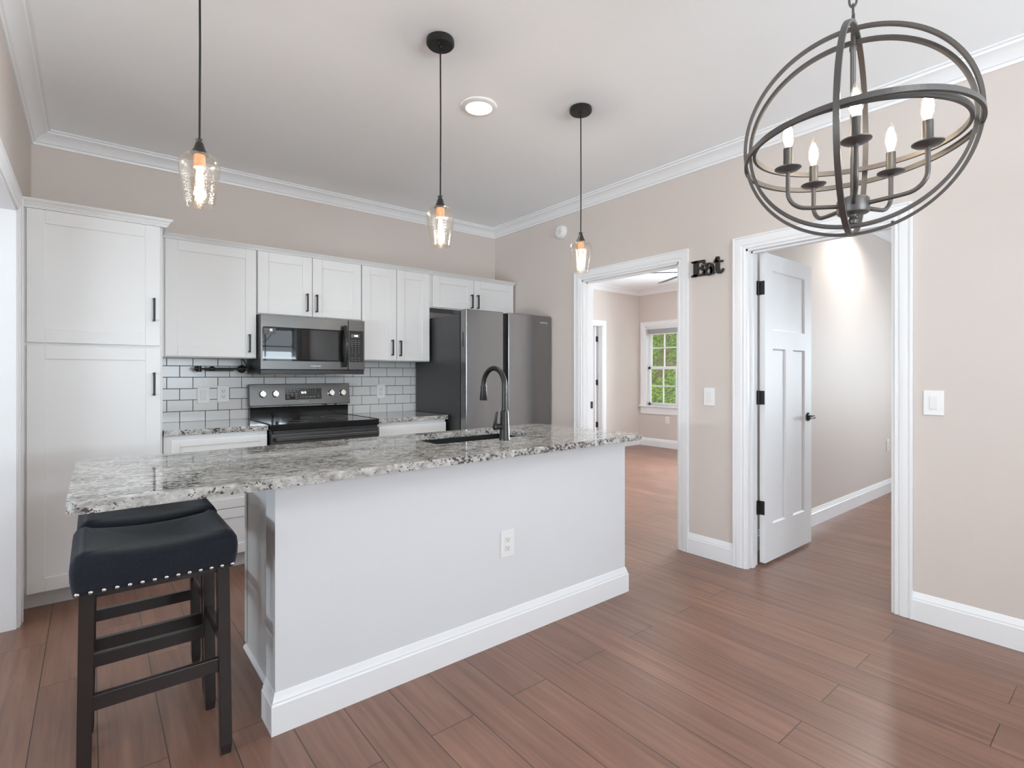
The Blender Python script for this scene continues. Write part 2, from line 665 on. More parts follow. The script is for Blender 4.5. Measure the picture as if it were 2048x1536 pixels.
FRIDGE = brushed('fridge_black_stainless', (0.27, 0.27, 0.272), 0.24, wave=0.22)
FRSIDE = simple('fridge_side_paint', (0.045, 0.045, 0.046), 0.32, spec=0.5, bump=0.25, bscale=500)
BLKGLASS = simple('black_glass', (0.006, 0.006, 0.006), 0.035, spec=0.55)
MWGLASS = simple('microwave_door_glass', (0.012, 0.012, 0.012), 0.02, spec=0.22, coat=0.0)
BLKPLASTIC = simple('black_plastic', (0.012, 0.012, 0.012), 0.35)
CHROME = simple('chrome', (0.78, 0.77, 0.75), 0.12, metal=1.0)
NICKEL = simple('nail_nickel', (0.72, 0.70, 0.68), 0.18, metal=1.0)
WOODBLK = simple('espresso_wood', (0.019, 0.013, 0.012), 0.30, spec=0.5, vary=0.25, vscale=20, bump=0.05, bscale=60)
FABRIC = mat_fabric()
PLASTIC = simple('white_plastic', (0.80, 0.785, 0.775), 0.35)
PLASTICD = simple('white_plastic_socket', (0.76, 0.745, 0.735), 0.4)
SLOT = simple('dark_slot', (0.03, 0.03, 0.03), 0.6)
SILVER = simple('silver_print', (0.62, 0.61, 0.60), 0.4)
GREYPRINT = simple('grey_print', (0.33, 0.33, 0.33), 0.5)
SIGN = simple('dark_sign_paint', (0.018, 0.015, 0.013), 0.55, bump=0.2, bscale=120)
PANE = thin_glass('window_pane', (0.97, 0.98, 0.98), 0.06, rim=0.35)
SHADE = thin_glass('seeded_glass', (0.97, 0.95, 0.92), 0.09, seeds=0.22, rim=0.46)
BULBG = thin_glass('bulb_glass', (1, 0.97, 0.92), 0.14, rim=0.6)
AMBER = simple('amber_socket', (0.36, 0.18, 0.08), 0.4, spec=0.5)
BLIND = simple('white_blind', (0.72, 0.72, 0.73), 0.5)
GRASS = mat_grass()
BASIN = simple('black_composite_sink', (0.012, 0.012, 0.012), 0.5)
DISPLAY = emissive('lit_display', (0.9, 0.95, 1.0), 2.2)
E_BULB = emissive('lit_filament_pendant', (1.0, 0.74, 0.46), 40)
E_CAND = emissive('lit_filament_candle', (1.0, 0.86, 0.68), 60)
E_LED = emissive('lit_led_panel', (1.0, 0.98, 0.95), 9)

# ------------------------------------------------------------------ the room
XL, XR, YB, YF = -0.287, 3.27, 4.328, -2.45
CH = 2.743
WT = 0.125

def wall_x(x0, x1, y0, y1, holes, z1=CH):
    """wall slab in the plane of constant x, holes = (y0, y1, z0, z1)"""
    mb = MB()
    ys = sorted({y0, y1, *[h[0] for h in holes], *[h[1] for h in holes]})
    for a, b in zip(ys, ys[1:]):
        zz = [(0, z1)]
        for h in holes:
            if h[0] <= a and b <= h[1]:
                zz = [s for z in zz for s in ((z[0], h[2]), (h[3], z[1])) if s[1]-s[0] > 1e-4]
        for s in zz:
            mb.box(x0, x1, a, b, s[0], s[1])
    return mb

def wall_y(y0, y1, x0, x1, holes, z1=CH):
    mb = MB()
    xs = sorted({x0, x1, *[h[0] for h in holes], *[h[1] for h in holes]})
    for a, b in zip(xs, xs[1:]):
        zz = [(0, z1)]
        for h in holes:
            if h[0] <= a and b <= h[1]:
                zz = [s for z in zz for s in ((z[0], h[2]), (h[3], z[1])) if s[1]-s[0] > 1e-4]
        for s in zz:
            mb.box(a, b, y0, y1, s[0], s[1])
    return mb

D1 = (2.145, 3.09, 0, 2.052)      # bedroom doorway in the right wall
D2 = (0.862, 1.655, 0, 2.052)     # doorway with the open white door
LO = (0.55, 3.52, 0, 2.062)       # cased opening in the left wall
struct('floor', MB().box(-4.2, 7.9, -2.7, 7.9, -0.10, 0.0), FLOOR, 'reddish brown wood plank floor running through all the rooms', 'floor')
struct('ceiling', MB().box(-4.2, 7.9, -2.7, 7.9, CH, CH+0.1), CEIL, 'smooth pale grey painted ceiling', 'ceiling')
struct('wall_back', wall_y(YB, YB+WT, XL-WT, XR, []), WALL, 'beige wall behind the white kitchen cabinets', 'wall')
struct('wall_right', wall_x(XR, XR+WT, YF, YB+WT, [D1, D2]), WALL, 'long beige wall with two cased doorways', 'wall')
struct('wall_left', wall_x(XL-WT, XL, YF, YB, [LO]), WALL, 'beige wall on the left above the wide cased opening', 'wall')
struct('wall_front', wall_y(YF-WT, YF, XL-WT, 7.64, [(0.34, 1.62, 1.0, 2.14), (1.96, 3.04, 1.42, 2.14)]), WALL, 'beige wall behind the viewer with two windows', 'wall')
# bedroom beyond the first doorway, room beyond the second doorway, room on the left, small bathroom
XE = 7.64
struct('wall_bedroom_north', wall_y(5.83, 5.83+WT, XR+WT, XE, [(5.85, 6.66, 0, 2.075)]), WALL, 'beige bedroom wall with a narrow white door frame', 'wall')
struct('wall_bedroom_east', wall_x(XE, XE+WT, -2.6, 5.83+WT, [(4.78, 5.70, 0.70, 2.10), (2.65, 3.75, 0.75, 2.1), (-0.45, 0.75, 0.75, 2.1)]), WALL, 'beige outside wall holding the window with green view', 'wall')
struct('wall_partition', wall_y(1.79, 1.79+WT, XR+WT, XE, []), WALL, 'pale wall seen beside the open white door', 'wall')
struct('wall_bedroom_west', wall_x(XR+WT-0.06, XR+WT, YB+WT, 5.83+WT, []), WALL, 'bedroom wall in line with the kitchen back corner', 'wall')
struct('wall_bathroom', wall_y(7.6, 7.7, 5.0, XE, [(5.8, 6.6, 1.1, 2.1)]), WALL, 'far wall of the small room behind the bedroom door', 'wall')
struct('wall_bathroom_side', wall_x(5.0, 5.1, 5.83+WT, 7.6, []), WALL, 'left wall of the small room behind the bedroom door', 'wall')
struct('wall_bathroom_east', wall_x(XE, XE+WT, 5.83+WT, 7.7, []), WALL, 'right wall of the small room behind the bedroom door', 'wall')
struct('wall_left_room', wall_x(-3.9, -3.8, YF-WT, YB+WT, [(0.45, 2.75, 0.7, 2.2)]), WALL, 'far wall of the room through the left opening', 'wall')
struct('wall_left_room_back', wall_y(YB, YB+WT, -3.8, XL-WT, []), WALL, 'back wall of the room through the left opening', 'wall')
struct('wall_left_room_front', wall_y(YF-WT, YF, -3.8, XL-WT, []), WALL, 'front wall of the room through the left opening', 'wall')

# crown moulding
CROWN = [(0, 0), (0, -0.083), (0.010, -0.083), (0.014, -0.070), (0.022, -0.066), (0.030, -0.052), (0.047, -0.034),
         (0.066, -0.024), (0.078, -0.020), (0.082, -0.010), (0.096, -0.009), (0.096, 0)]
def fz(z0):
    return lambda a, b, c: (a, b, z0+c)
def crown(name, path, label):
    struct(name, MB().sweep(path, CROWN, fz(CH-0.0005)), TRIM, label, 'crown moulding', smooth=True, angle=25)
crown('trim_1', [(XR, YF), (XR, YB), (XL, YB), (XL, YF)], 'white crown moulding around the top of the kitchen walls')
crown('trim_2', [(XE, 1.915), (XE, 5.83), (XR+WT, 5.83)], 'white crown moulding at the top of the bedroom walls')
crown('trim_3', [(XE, -2.4), (XE, 1.79), (XR+WT, 1.79)], 'white crown moulding above the pale partition wall')

# baseboards
BASE = [(0, 0), (0.016, 0), (0.016, 0.100), (0.012, 0.106), (0.012, 0.112), (0.009, 0.118), (0.006, 0.130), (0.003, 0.138), (0, 0.140)]
def base(name, path, label):
    struct(name, MB().sweep(path, BASE, FXY), TRIM, label, 'baseboard', smooth=True, angle=25)
base('baseboard_right', [(XR, YF), (XR, 0.784)], 'white baseboard on the right of the wide doorway')
base('baseboard_centre', [(XR, 1.736), (XR, 2.066)], 'short white baseboard between the two doorways')
base('baseboard_partition', [(XE, 1.79), (XR+WT, 1.79)], 'white baseboard running along the pale partition wall')
base('baseboard_bedroom_east', [(XE, 1.915), (XE, 5.83), (6.745, 5.83)], 'white baseboard under the bedroom window')
base('baseboard_bedroom_north', [(5.76, 5.83), (XR+WT, 5.83)], 'white baseboard left of the bedroom closet door')
base('baseboard_kitchen', [(XR, 3.175), (XR, YB)], 'white baseboard behind the dark refrigerator')

# door casings: fluted profile, (offset outwards from the opening, projection from wall)
CAS = [(0, 0), (0, 0.008), (0.006, 0.013), (0.014, 0.013), (0.016, 0.010), (0.022, 0.010), (0.026, 0.015), (0.050, 0.018),
       (0.060, 0.018), (0.062, 0.014), (0.068, 0.014), (0.071, 0.020), (0.080, 0.020), (0.080, 0)]
def casing_x(mb, xw, sgn, y0, y1, z1):
    """around an opening in a wall of constant x; sgn = direction into the room"""
    mb.sweep([(y0, 0), (y0, z1), (y1, z1), (y1, 0)], CAS, lambda a, b, c: (xw+sgn*c, a, b))
def jamb_x(mb, xa, xb, y0, y1, z1):
    t = 0.012
    mb.box(xa, xb, y0, y0+t, 0, z1)
    mb.box(xa, xb, y1-t, y1, 0, z1)
    mb.box(xa, xb, y0, y1, z1-t, z1)
    s0, s1 = xa+0.045, xa+0.080
    mb.box(s0, s1, y0+t, y0+t+0.010, 0, z1-t)
    mb.box(s0, s1, y1-t-0.010, y1-t, 0, z1-t)
    mb.box(s0, s1, y0+t, y1-t, z1-t-0.010, z1-t)
mb = MB()
casing_x(mb, XR, -1, D1[0], D1[1], D1[3])
casing_x(mb, XR+WT, 1, D1[0], D1[1], D1[3])
jamb_x(mb, XR-0.001, XR+WT+0.001, D1[0], D1[1], D1[3])
dr1 = struct('trim_4', mb, TRIM, 'white fluted casing of the doorway into the bedroom with the green window', 'door frame', smooth=True, angle=25)
part('strike_plate', MB().box(3.362, 3.388, 3.0745, 3.0785, 0.955, 1.015), BLACKM, dr1, 'small black strike plate')
mb = MB()
casing_x(mb, XR, -1, D2[0], D2[1], D2[3])
casing_x(mb, XR+WT, 1, D2[0], D2[1], D2[3])
jamb_x(mb, XR-0.001, XR+WT+0.001, D2[0], D2[1], D2[3])
struct('trim_5', mb, TRIM, 'white fluted casing of the doorway with the open white door', 'door frame', smooth=True, angle=25)
mb = MB()
casing_x(mb, XL, 1, LO[0], LO[1], LO[3])
casing_x(mb, XL-WT, -1, LO[0], LO[1], LO[3])
for (a, b) in ((LO[0], LO[0]+0.012), (LO[1]-0.012, LO[1])):
    mb.box(XL-WT-0.001, XL+0.001, a, b, 0, LO[3])
mb.box(XL-WT-0.001, XL+0.001, LO[0], LO[1], LO[3]-0.012, LO[3])
struct('trim_6', mb, TRIM, 'white casing of the wide opening at the left edge', 'door frame', smooth=True, angle=25)
# bedroom closet / bath door frame on the north wall
mb = MB()
mb.sweep([(6.66, 0), (6.66, 2.075), (5.85, 2.075), (5.85, 0)], [(-o, c) for o, c in CAS], lambda a, b, c: (a, 5.83-c, b))
for (a, b) in ((5.85, 5.862), (6.648, 6.66)):
    mb.box(a, b, 5.829, 5.83+WT, 0, 2.075)
mb.box(5.85, 6.66, 5.829, 5.83+WT, 2.063, 2.075)
mb.box(6.638, 6.648, 5.87, 5.90, 0, 2.063)
struct('trim_7', mb, TRIM, 'narrow white door frame in the far bedroom wall', 'door frame', smooth=True, angle=25)

# open bath door seen edge-on beyond the bedroom
dd = thing('door_2', 'white door with three black hinges standing open in the far bedroom wall', 'door', (6.60, 5.95, 0), kind='structure')
part('door_slab', MB().box(6.585, 6.622, 5.925, 6.66, 0.012, 2.06), DOORP, dd, bevel=0.002)
for z in (1.85, 1.12, 0.41):
    hb = MB().box(6.600, 6.648, 5.9195, 5.9245, z-0.045, z+0.045)
    hb.lathe((6.634, 5.918, z-0.047), [(0.007, 0), (0.007, 0.094)], 12)
    part('hinge', hb, BLACKM, dd, 'black butt hinge')

# ------------------------------------------------------------------ the open white door in the right wall
dd = thing('door_1', 'white three-panel door standing open with black hinges and lever', 'door', (3.41, 1.617, 0), kind='structure')
X0, X1, Y0, Y1 = 3.412, 4.135, 1.600, 1.635
def panel_door(mb, x0, x1, y0, y1, z0, z1, panels, rec=0.010):
    """slab with recessed flat panels on both faces; panels = (x0, x1, z0, z1)"""
    xs = sorted({x0, x1, *[v for p in panels for v in p[:2]]})
    zs = sorted({z0, z1, *[v for p in panels for v in p[2:]]})
    for a, b in zip(xs, xs[1:]):
        for c, d in zip(zs, zs[1:]):
            inp = any(p[0] <= a+1e-6 and b <= p[1]+1e-6 and p[2] <= c+1e-6 and d <= p[3]+1e-6 for p in panels)
            r = rec if inp else 0
            mb.box(a, b, y0+r, y1-r, c, d)
    # sloped beads round the panels
    for p in panels:
        mb.sweep([(p[0], p[2]), (p[1], p[2]), (p[1], p[3]), (p[0], p[3])], [(0, 0), (0.010, rec), (0, rec)],
                 lambda a, b, c: (a, y0+c, b), closed=True)
    return mb
pm = panel_door(MB(), X0, X1, Y0, Y1, 0.018, 2.045, [(3.521, 4.020, 1.541, 1.938), (3.521, 3.716, 0.258, 1.420), (3.828, 4.022, 0.258, 1.420)])
part('door_slab', pm, DOORP, dd)
for z in (1.815, 1.097, 0.376):
    hb = MB().box(3.4085, 3.412, 1.603, 1.636, z-0.045, z+0.045)
    hb.box(3.384, 3.411, 1.640, 1.6435, z-0.045, z+0.045)
    for k in range(5):
        hb.lathe((3.404, 1.640, z-0.047+k*0.019), [(0.0072, 0), (0.0072, 0.0175)], 12)
    part('hinge', hb, BLACKM, dd, 'black butt hinge')
hb = MB().lathe((4.075, 1.600, 0.94), [(0.031, 0), (0.031, -0.006), (0.024, -0.012), (0.012, -0.013), (0.011, -0.046), (0.0105, -0.05)], 28, axis='y')
hb.tube([(4.075, 1.556, 0.94), (4.05, 1.553, 0.941), (4.02, 1.553, 0.940), (3.985, 1.556, 0.935)], 0.009, 12)
hb.lathe((4.075, 1.635, 0.94), [(0.031, 0), (0.031, 0.006), (0.024, 0.012), (0.012, 0.013), (0.011, 0.05)], 28, axis='y')
hb.tube([(4.075, 1.681, 0.94), (4.03, 1.684, 0.94), (3.985, 1.681, 0.937)], 0.009, 12)
hn = part('door_handle', hb, BRONZE, dd, 'dark lever handle', smooth=True)
part('latch', MB().box(4.1345, 4.1365, 1.606, 1.629, 0.91, 0.97), BRONZE, dd)

# ------------------------------------------------------------------ windows
def window_x(name, xin, y0, y1, z0, z1, label, ncol=3, stool=True, blind=True, thick=WT, sgn=1):
    """double-hung window in a wall of constant x (room on the -x side when sgn=1)"""
    g = thing(name, label, 'window', (xin, (y0+y1)/2, z0), kind='structure')
    mb = MB()
    mb.sweep([(y0, z0), (y0, z1), (y1, z1), (y1, z0)], CAS, lambda a, b, c: (xin-sgn*c, a, b))
    for (a, b, c, d) in ((y0, y0+0.014, z0, z1), (y1-0.014, y1, z0, z1), (y0, y1, z1-0.014, z1), (y0, y1, z0, z0+0.014)):
        xa, xb = sorted((xin-sgn*0.001, xin+sgn*thick))
        mb.box(xa, xb, a, b, c, d)
    part('window_frame', mb, TRIM, g, smooth=True, angle=25)
    if stool:
        mb = MB()
        xa, xb = sorted((xin-sgn*0.05, xin+sgn*0.06))
        mb.box(xa, xb, y0-0.105, y1+0.105, z0-0.012, z0+0.014)
        xa, xb = sorted((xin-sgn*0.018, xin))
        mb.box(xa, xb, y0-0.08, y1+0.08, z0-0.135, z0-0.012)
        part('window_sill', mb, TRIM, g, bevel=0.004)
    zm = (z0+z1)/2-0.03
    fr = 0.045
    for k, (a, b, off) in enumerate(((z0+0.014, zm+0.02, 0.062), (zm-0.02, z1-0.014, 0.092))):
        mb = MB()
        xa, xb = sorted((xin+sgn*off, xin+sgn*(off+0.028)))
        ya, yb = y0+0.03, y1-0.03
        mb.box(xa, xb, ya, ya+fr, a, b)
        mb.box(xa, xb, yb-fr, yb, a, b)
        mb.box(xa, xb, ya, yb, a, a+fr)
        mb.box(xa, xb, ya, yb, b-fr, b)
        gy0, gy1, gz0, gz1 = ya+fr, yb-fr, a+fr, b-fr
        for i in range(1, ncol):
            yy = gy0+(gy1-gy0)*i/ncol
            mb.box(xa+0.004, xb-0.004, yy-0.010, yy+0.010, gz0, gz1)
        zz = (gz0+gz1)/2
        mb.box(xa+0.004, xb-0.004, gy0, gy1, zz-0.010, zz+0.010)
        s = part('sash', mb, TRIM, g, bevel=0.002)
        part('pane', MB().box((xa+xb)/2-0.002, (xa+xb)/2+0.002, gy0, gy1, gz0, gz1), PANE, s)
    if blind:
        mb = MB()
        xa, xb = sorted((xin+sgn*0.008, xin+sgn*0.055))
        mb.box(xa, xb, y0+0.02, y1-0.02, z1-0.055, z1-0.014)
        for k in range(12):
            zz = z1-0.060-k*0.0062
            mb.box(xa+0.002, xb-0.002, y0+0.03, y1-0.03, zz-0.0026, zz)
        mb.box(xa+0.004, xb-0.004, y0+0.03, y1-0.03, z1-0.152, z1-0.136)
        part('blind', mb, BLIND, g, 'white blind drawn all the way up')
    return g

window_x('window_1', XE, 4.78, 5.70, 0.70, 2.10, 'white bedroom window with grids and raised blind looking onto green grass')
window_x('window_2', XE, 2.65, 3.75, 0.75, 2.10, 'second bedroom window added out of view to the right', blind=False)  # unseen window, added for extra bedroom light
window_x('window_3', XE, -0.45, 0.75, 0.75, 2.10, 'window of the room behind the open white door', blind=False)
window_x('window_4', -3.8, 0.45, 2.75, 0.70, 2.20, 'added window of the room through the left opening', blind=False, sgn=-1, thick=0.1)  # unseen window, added to light the rooms from the left

def window_y(name, yin, x0, x1, z0, z1, label, sgn=-1, thick=WT, ncol=2):
    g = thing(name, label, 'window', ((x0+x1)/2, yin, z0), kind='structure')
    mb = MB()
    mb.sweep([(x0, z0), (x1, z0), (x1, z1), (x0, z1)], [(-o, c) for o, c in CAS], lambda a, b, c: (a, yin-sgn*c, b), closed=True)
    ya, yb = sorted((yin-sgn*0.001, yin+sgn*thick))
    for (a, b, c, d) in ((x0, x0+0.014, z0, z1), (x1-0.014, x1, z0, z1), (x0, x1, z1-0.014, z1), (x0, x1, z0, z0+0.014)):
        mb.box(a, b, ya, yb, c, d)
    part('window_frame', mb, TRIM, g, smooth=True, angle=25)
    ya, yb = sorted((yin+sgn*0.06, yin+sgn*0.09))
    mb = MB()
    xa, xb, a, b, fr = x0+0.02, x1-0.02, z0+0.014, z1-0.014, 0.045
    mb.box(xa, xa+fr, ya, yb, a, b).box(xb-fr, xb, ya, yb, a, b).box(xa, xb, ya, yb, a, a+fr).box(xa, xb, ya, yb, b-fr, b)
    for i in range(1, ncol):
        xx = xa+(xb-xa)*i/ncol
        mb.box(xx-0.011, xx+0.011, ya, yb, a, b)
    mb.box(xa, xb, ya, yb, (a+b)/2-0.011, (a+b)/2+0.011)
    s = part('sash', mb, TRIM, g)
    part('pane', MB().box(xa+fr, xb-fr, (ya+yb)/2-0.002, (ya+yb)/2+0.002, a+fr, b-fr), PANE, s)
    return g
window_y('window_5', YF, 0.34, 1.62, 1.00, 2.14, 'larger window in the wall behind the viewer')
window_y('window_6', YF, 1.96, 3.04, 1.42, 2.14, 'small high window in the wall behind the viewer')
window_y('window_7', 7.6, 5.80, 6.60, 1.10, 2.10, 'added window of the small room beyond the bedroom', sgn=1, thick=0.1)  # added opening for the small room's fill light

# grassy hillside outside the bedroom window
bm = bmesh.new()
nx, ny = 70, 110
rows = []
rnd = random.Random(3)
for i in range(nx):
    row = []
    for j in range(ny):
        x = 9.0+i*0.17
        y = -4+j*0.17
        z = -0.75+max(0, x-9.6)*0.60+0.05*math.sin(x*2.1+y*1.3)+0.06*math.sin(y*2.7-x)+rnd.uniform(-0.035, 0.035)
        row.append(bm.verts.new((x, y, z)))
    rows.append(row)
for i in range(nx-1):
    for j in range(ny-1):
        bm.faces.new((rows[i][j], rows[i+1][j], rows[i+1][j+1], rows[i][j+1]))
hill = link('ground_hillside', bm, GRASS, smooth=True, angle=180)
tag(hill, 'steep grassy bank outside the bedroom window', 'grass', kind='structure')
# tufts of longer grass on the bank: nobody could count the blades
bm = bmesh.new()
for k in range(9000):
    x = rnd.uniform(9.5, 16.5)
    y = rnd.uniform(4.0, 14.0)
    z = -0.77+max(0, x-9.6)*0.60+0.05*math.sin(x*2.1+y*1.3)+0.06*math.sin(y*2.7-x)
    a = rnd.uniform(0, 2*PI)
    hgt = rnd.uniform(0.05, 0.16)
    wd = rnd.uniform(0.008, 0.02)
    lx, ly = rnd.uniform(-0.05, 0.05), rnd.uniform(-0.05, 0.05)
    v0 = bm.verts.new((x-wd*math.cos(a), y-wd*math.sin(a), z))
    v1 = bm.verts.new((x+wd*math.cos(a), y+wd*math.sin(a), z))
    v2 = bm.verts.new((x+lx, y+ly, z+hgt))
    bm.faces.new((v0, v1, v2))
tag(link('grass', bm, GRASS), 'loose green grass growing on the bank outside', 'grass', kind='stuff')
struct('ground_yard', MB().box(-12, 9.2, -14, -2.75, -0.8, -0.6), GRASS, 'added lawn outside the front windows, out of view', 'grass')  # unseen ground, added together with the windows for lighting

# ------------------------------------------------------------------ kitchen cabinets
def shaker(mb, x0, x1, z0, z1, yf, st=0.068, th=0.020, rec=0.007):
    """shaker door, front face at y=yf"""
    mb.box(x0, x0+st, yf, yf+th, z0, z1)
    mb.box(x1-st, x1, yf, yf+th, z0, z1)
    mb.box(x0+st, x1-st, yf, yf+th, z0, z0+st)
    mb.box(x0+st, x1-st, yf, yf+th, z1-st, z1)
    mb.box(x0+st-0.004, x1-st+0.004, yf+rec, yf+th-0.003, z0+st-0.004, z1-st+0.004)
    return mb

def pull(parent, x, z0, z1, yf):
    """square black bar handle, vertical"""
    mb = MB()
    mb.box(x-0.0055, x+0.0055, yf-0.034, yf-0.024, z0, z1)
    for z in (z0+0.006, z1-0.006):
        mb.box(x-0.0055, x+0.0055, yf-0.026, yf+0.001, z-0.0055, z+0.0055)
    return part('handle', mb, BLACKM, parent, 'black bar handle', bevel=0.0015)

def pull_h(parent, x0, x1, z, yf):
    mb = MB().box(x0, x1, yf-0.034, yf-0.024, z-0.0055, z+0.0055)
    for x in (x0+0.006, x1-0.006):
        mb.box(x-0.0055, x+0.0055, yf-0.026, yf+0.001, z-0.0055, z+0.0055)
    return part('handle', mb, BLACKM, parent, 'black bar handle', bevel=0.0015)

def door(parent, x0, x1, z0, z1, yf, hx=None, hz=None, st=0.068):
    d = part('door', shaker(MB(), x0, x1, z0, z1, yf, st), CAB, parent, bevel=0.0016)
    if hx is not None:
        pull(d, hx, hz[0], hz[1], yf)
    return d

CABCROWN = [(0, 0), (0.022, 0), (0.022, 0.007), (0.026, 0.008), (0.026, 0.014), (0.031, 0.016), (0.034, 0.024), (0.046, 0.034), (0.050, 0.040), (0.050, 0.045), (0, 0.045)]
YP = 3.698            # pantry and base door front
YU = 3.993            # upper door front
# tall pantry
t = thing('pantry_cabinet', 'tall white pantry cabinet with two stacked shaker doors, at left edge', 'cabinet', (0.02, YB, 0))
part('cabinet_body', MB().box(-0.282, 0.330, YP+0.021, YB-0.004, 0.10, 2.130), CAB, t, bevel=0.001)
part('toe_kick', MB().box(-0.282, 0.330, YP+0.085, YB-0.01, 0.0, 0.10), CAB, t)
door(t, -0.263, 0.316, 1.417, 2.120, YP, 0.286, (1.559, 1.694), 0.072)
door(t, -0.263, 0.318, 0.098, 1.402, YP, 0.286, (1.125, 1.260), 0.072)
part('cabinet_crown', MB().sweep([(0.330, 3.962), (0.330, YP+0.021), (-0.282, YP+0.021)], CABCROWN, fz(2.1215)), CAB, t, smooth=True, angle=25)
# uppers
UP = []
def upper(name, label, x0, x1, z0, doors, group='white wall cabinets above the counter'):
    t = thing(name, label, 'cabinet', ((x0+x1)/2, YB, z0), group)
    part('cabinet_body', MB().box(x0, x1, YU+0.021, YB-0.010, z0, 2.130), CAB, t, bevel=0.001)
    for d in doors:
        door(t, *d)
    return t
upper('wall_cabinet', 'white wall cabinet with one door, beside the tall pantry', 0.334, 0.911, 1.362, [(0.368, 0.905, 1.368, 2.125, YU, 0.860, (1.402, 1.530))])
upper('wall_cabinet', 'short white two-door wall cabinet directly above the microwave', 0.913, 1.679, 1.676,
      [(0.917, 1.293, 1.684, 2.125, YU, 1.253, (1.717, 1.851)), (1.297, 1.676, 1.684, 2.125, YU, 1.323, (1.717, 1.850))])
upper('wall_cabinet', 'tall white two-door wall cabinet between microwave and refrigerator', 1.681, 2.311, 1.362,
      [(1.686, 1.986, 1.368, 2.125, YU, 1.943, (1.406, 1.537)), (1.990, 2.300, 1.368, 2.125, YU, 2.016, (1.402, 1.533))])
upper('wall_cabinet', 'short white two-door wall cabinet above the dark refrigerator', 2.313, 3.256, 1.838,
      [(2.335, 2.770, 1.846, 2.125, YU, 2.740, (1.860, 1.988)), (2.774, 3.246, 1.846, 2.125, YU, 2.808, (1.862, 1.990))])
tag(part('cabinet_crown_moulding', MB().sweep([(3.256, YU+0.021), (0.334, YU+0.021)], [(o, c*0.62) for o, c in CABCROWN], fz(2.1265)), CAB, None, smooth=True, angle=25),
    'white crown strip running along the tops of the wall cabinets', 'moulding')
# base cabinets
t = thing('base_cabinet', 'white base cabinet with a drawer, left of the range', 'cabinet', (0.62, YB, 0))
part('cabinet_body', MB().box(0.334, 0.909, YP+0.021, YB-0.004, 0.10, 0.880), CAB, t)
part('toe_kick', MB().box(0.334, 0.909, YP+0.085, YB-0.01, 0, 0.10), CAB, t)
dr = part('drawer', shaker(MB(), 0.372, 0.905, 0.705, 0.856, YP, 0.045), CAB, t, bevel=0.0016)
pull_h(dr, 0.575, 0.705, 0.735, YP)
door(t, 0.372, 0.905, 0.400, 0.700, YP, None, None, 0.060)
door(t, 0.372, 0.905, 0.104, 0.396, YP, None, None, 0.060)
t = thing('base_cabinet', 'white base cabinet right of the range, next to the refrigerator', 'cabinet', (1.99, YB, 0))
part('cabinet_body', MB().box(1.690, 2.290, YP+0.021, YB-0.004, 0.10, 0.880), CAB, t)
part('toe_kick', MB().box(1.690, 2.290, YP+0.085, YB-0.01, 0, 0.10), CAB, t)
dr = part('drawer', MB().box(1.694, 2.285, YP, YP+0.02, 0.705, 0.856), CAB, t, bevel=0.0016)
door(t, 1.694, 1.986, 0.104, 0.700, YP, 1.955, (0.55, 0.68), 0.060)
door(t, 1.990, 2.285, 0.104, 0.700, YP, 2.02, (0.55, 0.68), 0.060)

def slab(outline, z0, z1, hole=None):
    bm = bmesh.new()
    def loop(pts):
        vs = [bm.verts.new((x, y, z1)) for x, y in pts]
        return [bm.edges.new((vs[i], vs[(i+1) % len(vs)])) for i in range(len(vs))]
    ed = loop(outline)
    if hole:
        ed += loop(hole)
    r = bmesh.ops.triangle_fill(bm, edges=ed, use_beauty=True, use_dissolve=False)
    fs = [g for g in r['geom'] if isinstance(g, bmesh.types.BMFace)]
    ex = bmesh.ops.extrude_face_region(bm, geom=fs)
    for g in ex['geom']:
        if isinstance(g, bmesh.types.BMVert):
            g.co.z = z0
    m = MB()
    m.bm.free()
    m.bm = bm
    return m

def rounded(pts, rad, n=8):
    out = []
    K = len(pts)
    for i in range(K):
        p = Vector(pts[i])
        a = (Vector(pts[i-1])-p).normalized()
        b = (Vector(pts[(i+1) % K])-p).normalized()
        r = rad[i] if isinstance(rad, (list, tuple)) else rad
        if r <= 0:
            out.append(tuple(p))
            continue
        ang = a.angle(b)
        d = r/math.tan(ang/2)
        c = p+(a+b).normalized()*(r/math.sin(ang/2))
        s = p+a*d
        e = p+b*d
        a0 = math.atan2(s.y-c.y, s.x-c.x)
        a1 = math.atan2(e.y-c.y, e.x-c.x)
        da = (a1-a0+PI) % (2*PI)-PI
        for k in range(n+1):
            th = a0+da*k/n
            out.append((c.x+r*math.cos(th), c.y+r*math.sin(th)))
    return out

tag(part('countertop', slab([(0.334, 3.685), (0.911, 3.685), (0.911, YB-0.011), (0.334, YB-0.011)], 0.881, 0.914), GRANITE, None, bevel=0.004),
    'short granite countertop between the pantry and the range', 'countertop')
tag(part('countertop', slab(rounded([(1.688, 3.685), (2.306, 3.685), (2.306, YB-0.011), (1.688, YB-0.011)], [0, 0.015, 0, 0]), 0.881, 0.914), GRANITE, None, bevel=0.004),
    'short granite countertop between the range and the refrigerator', 'countertop')

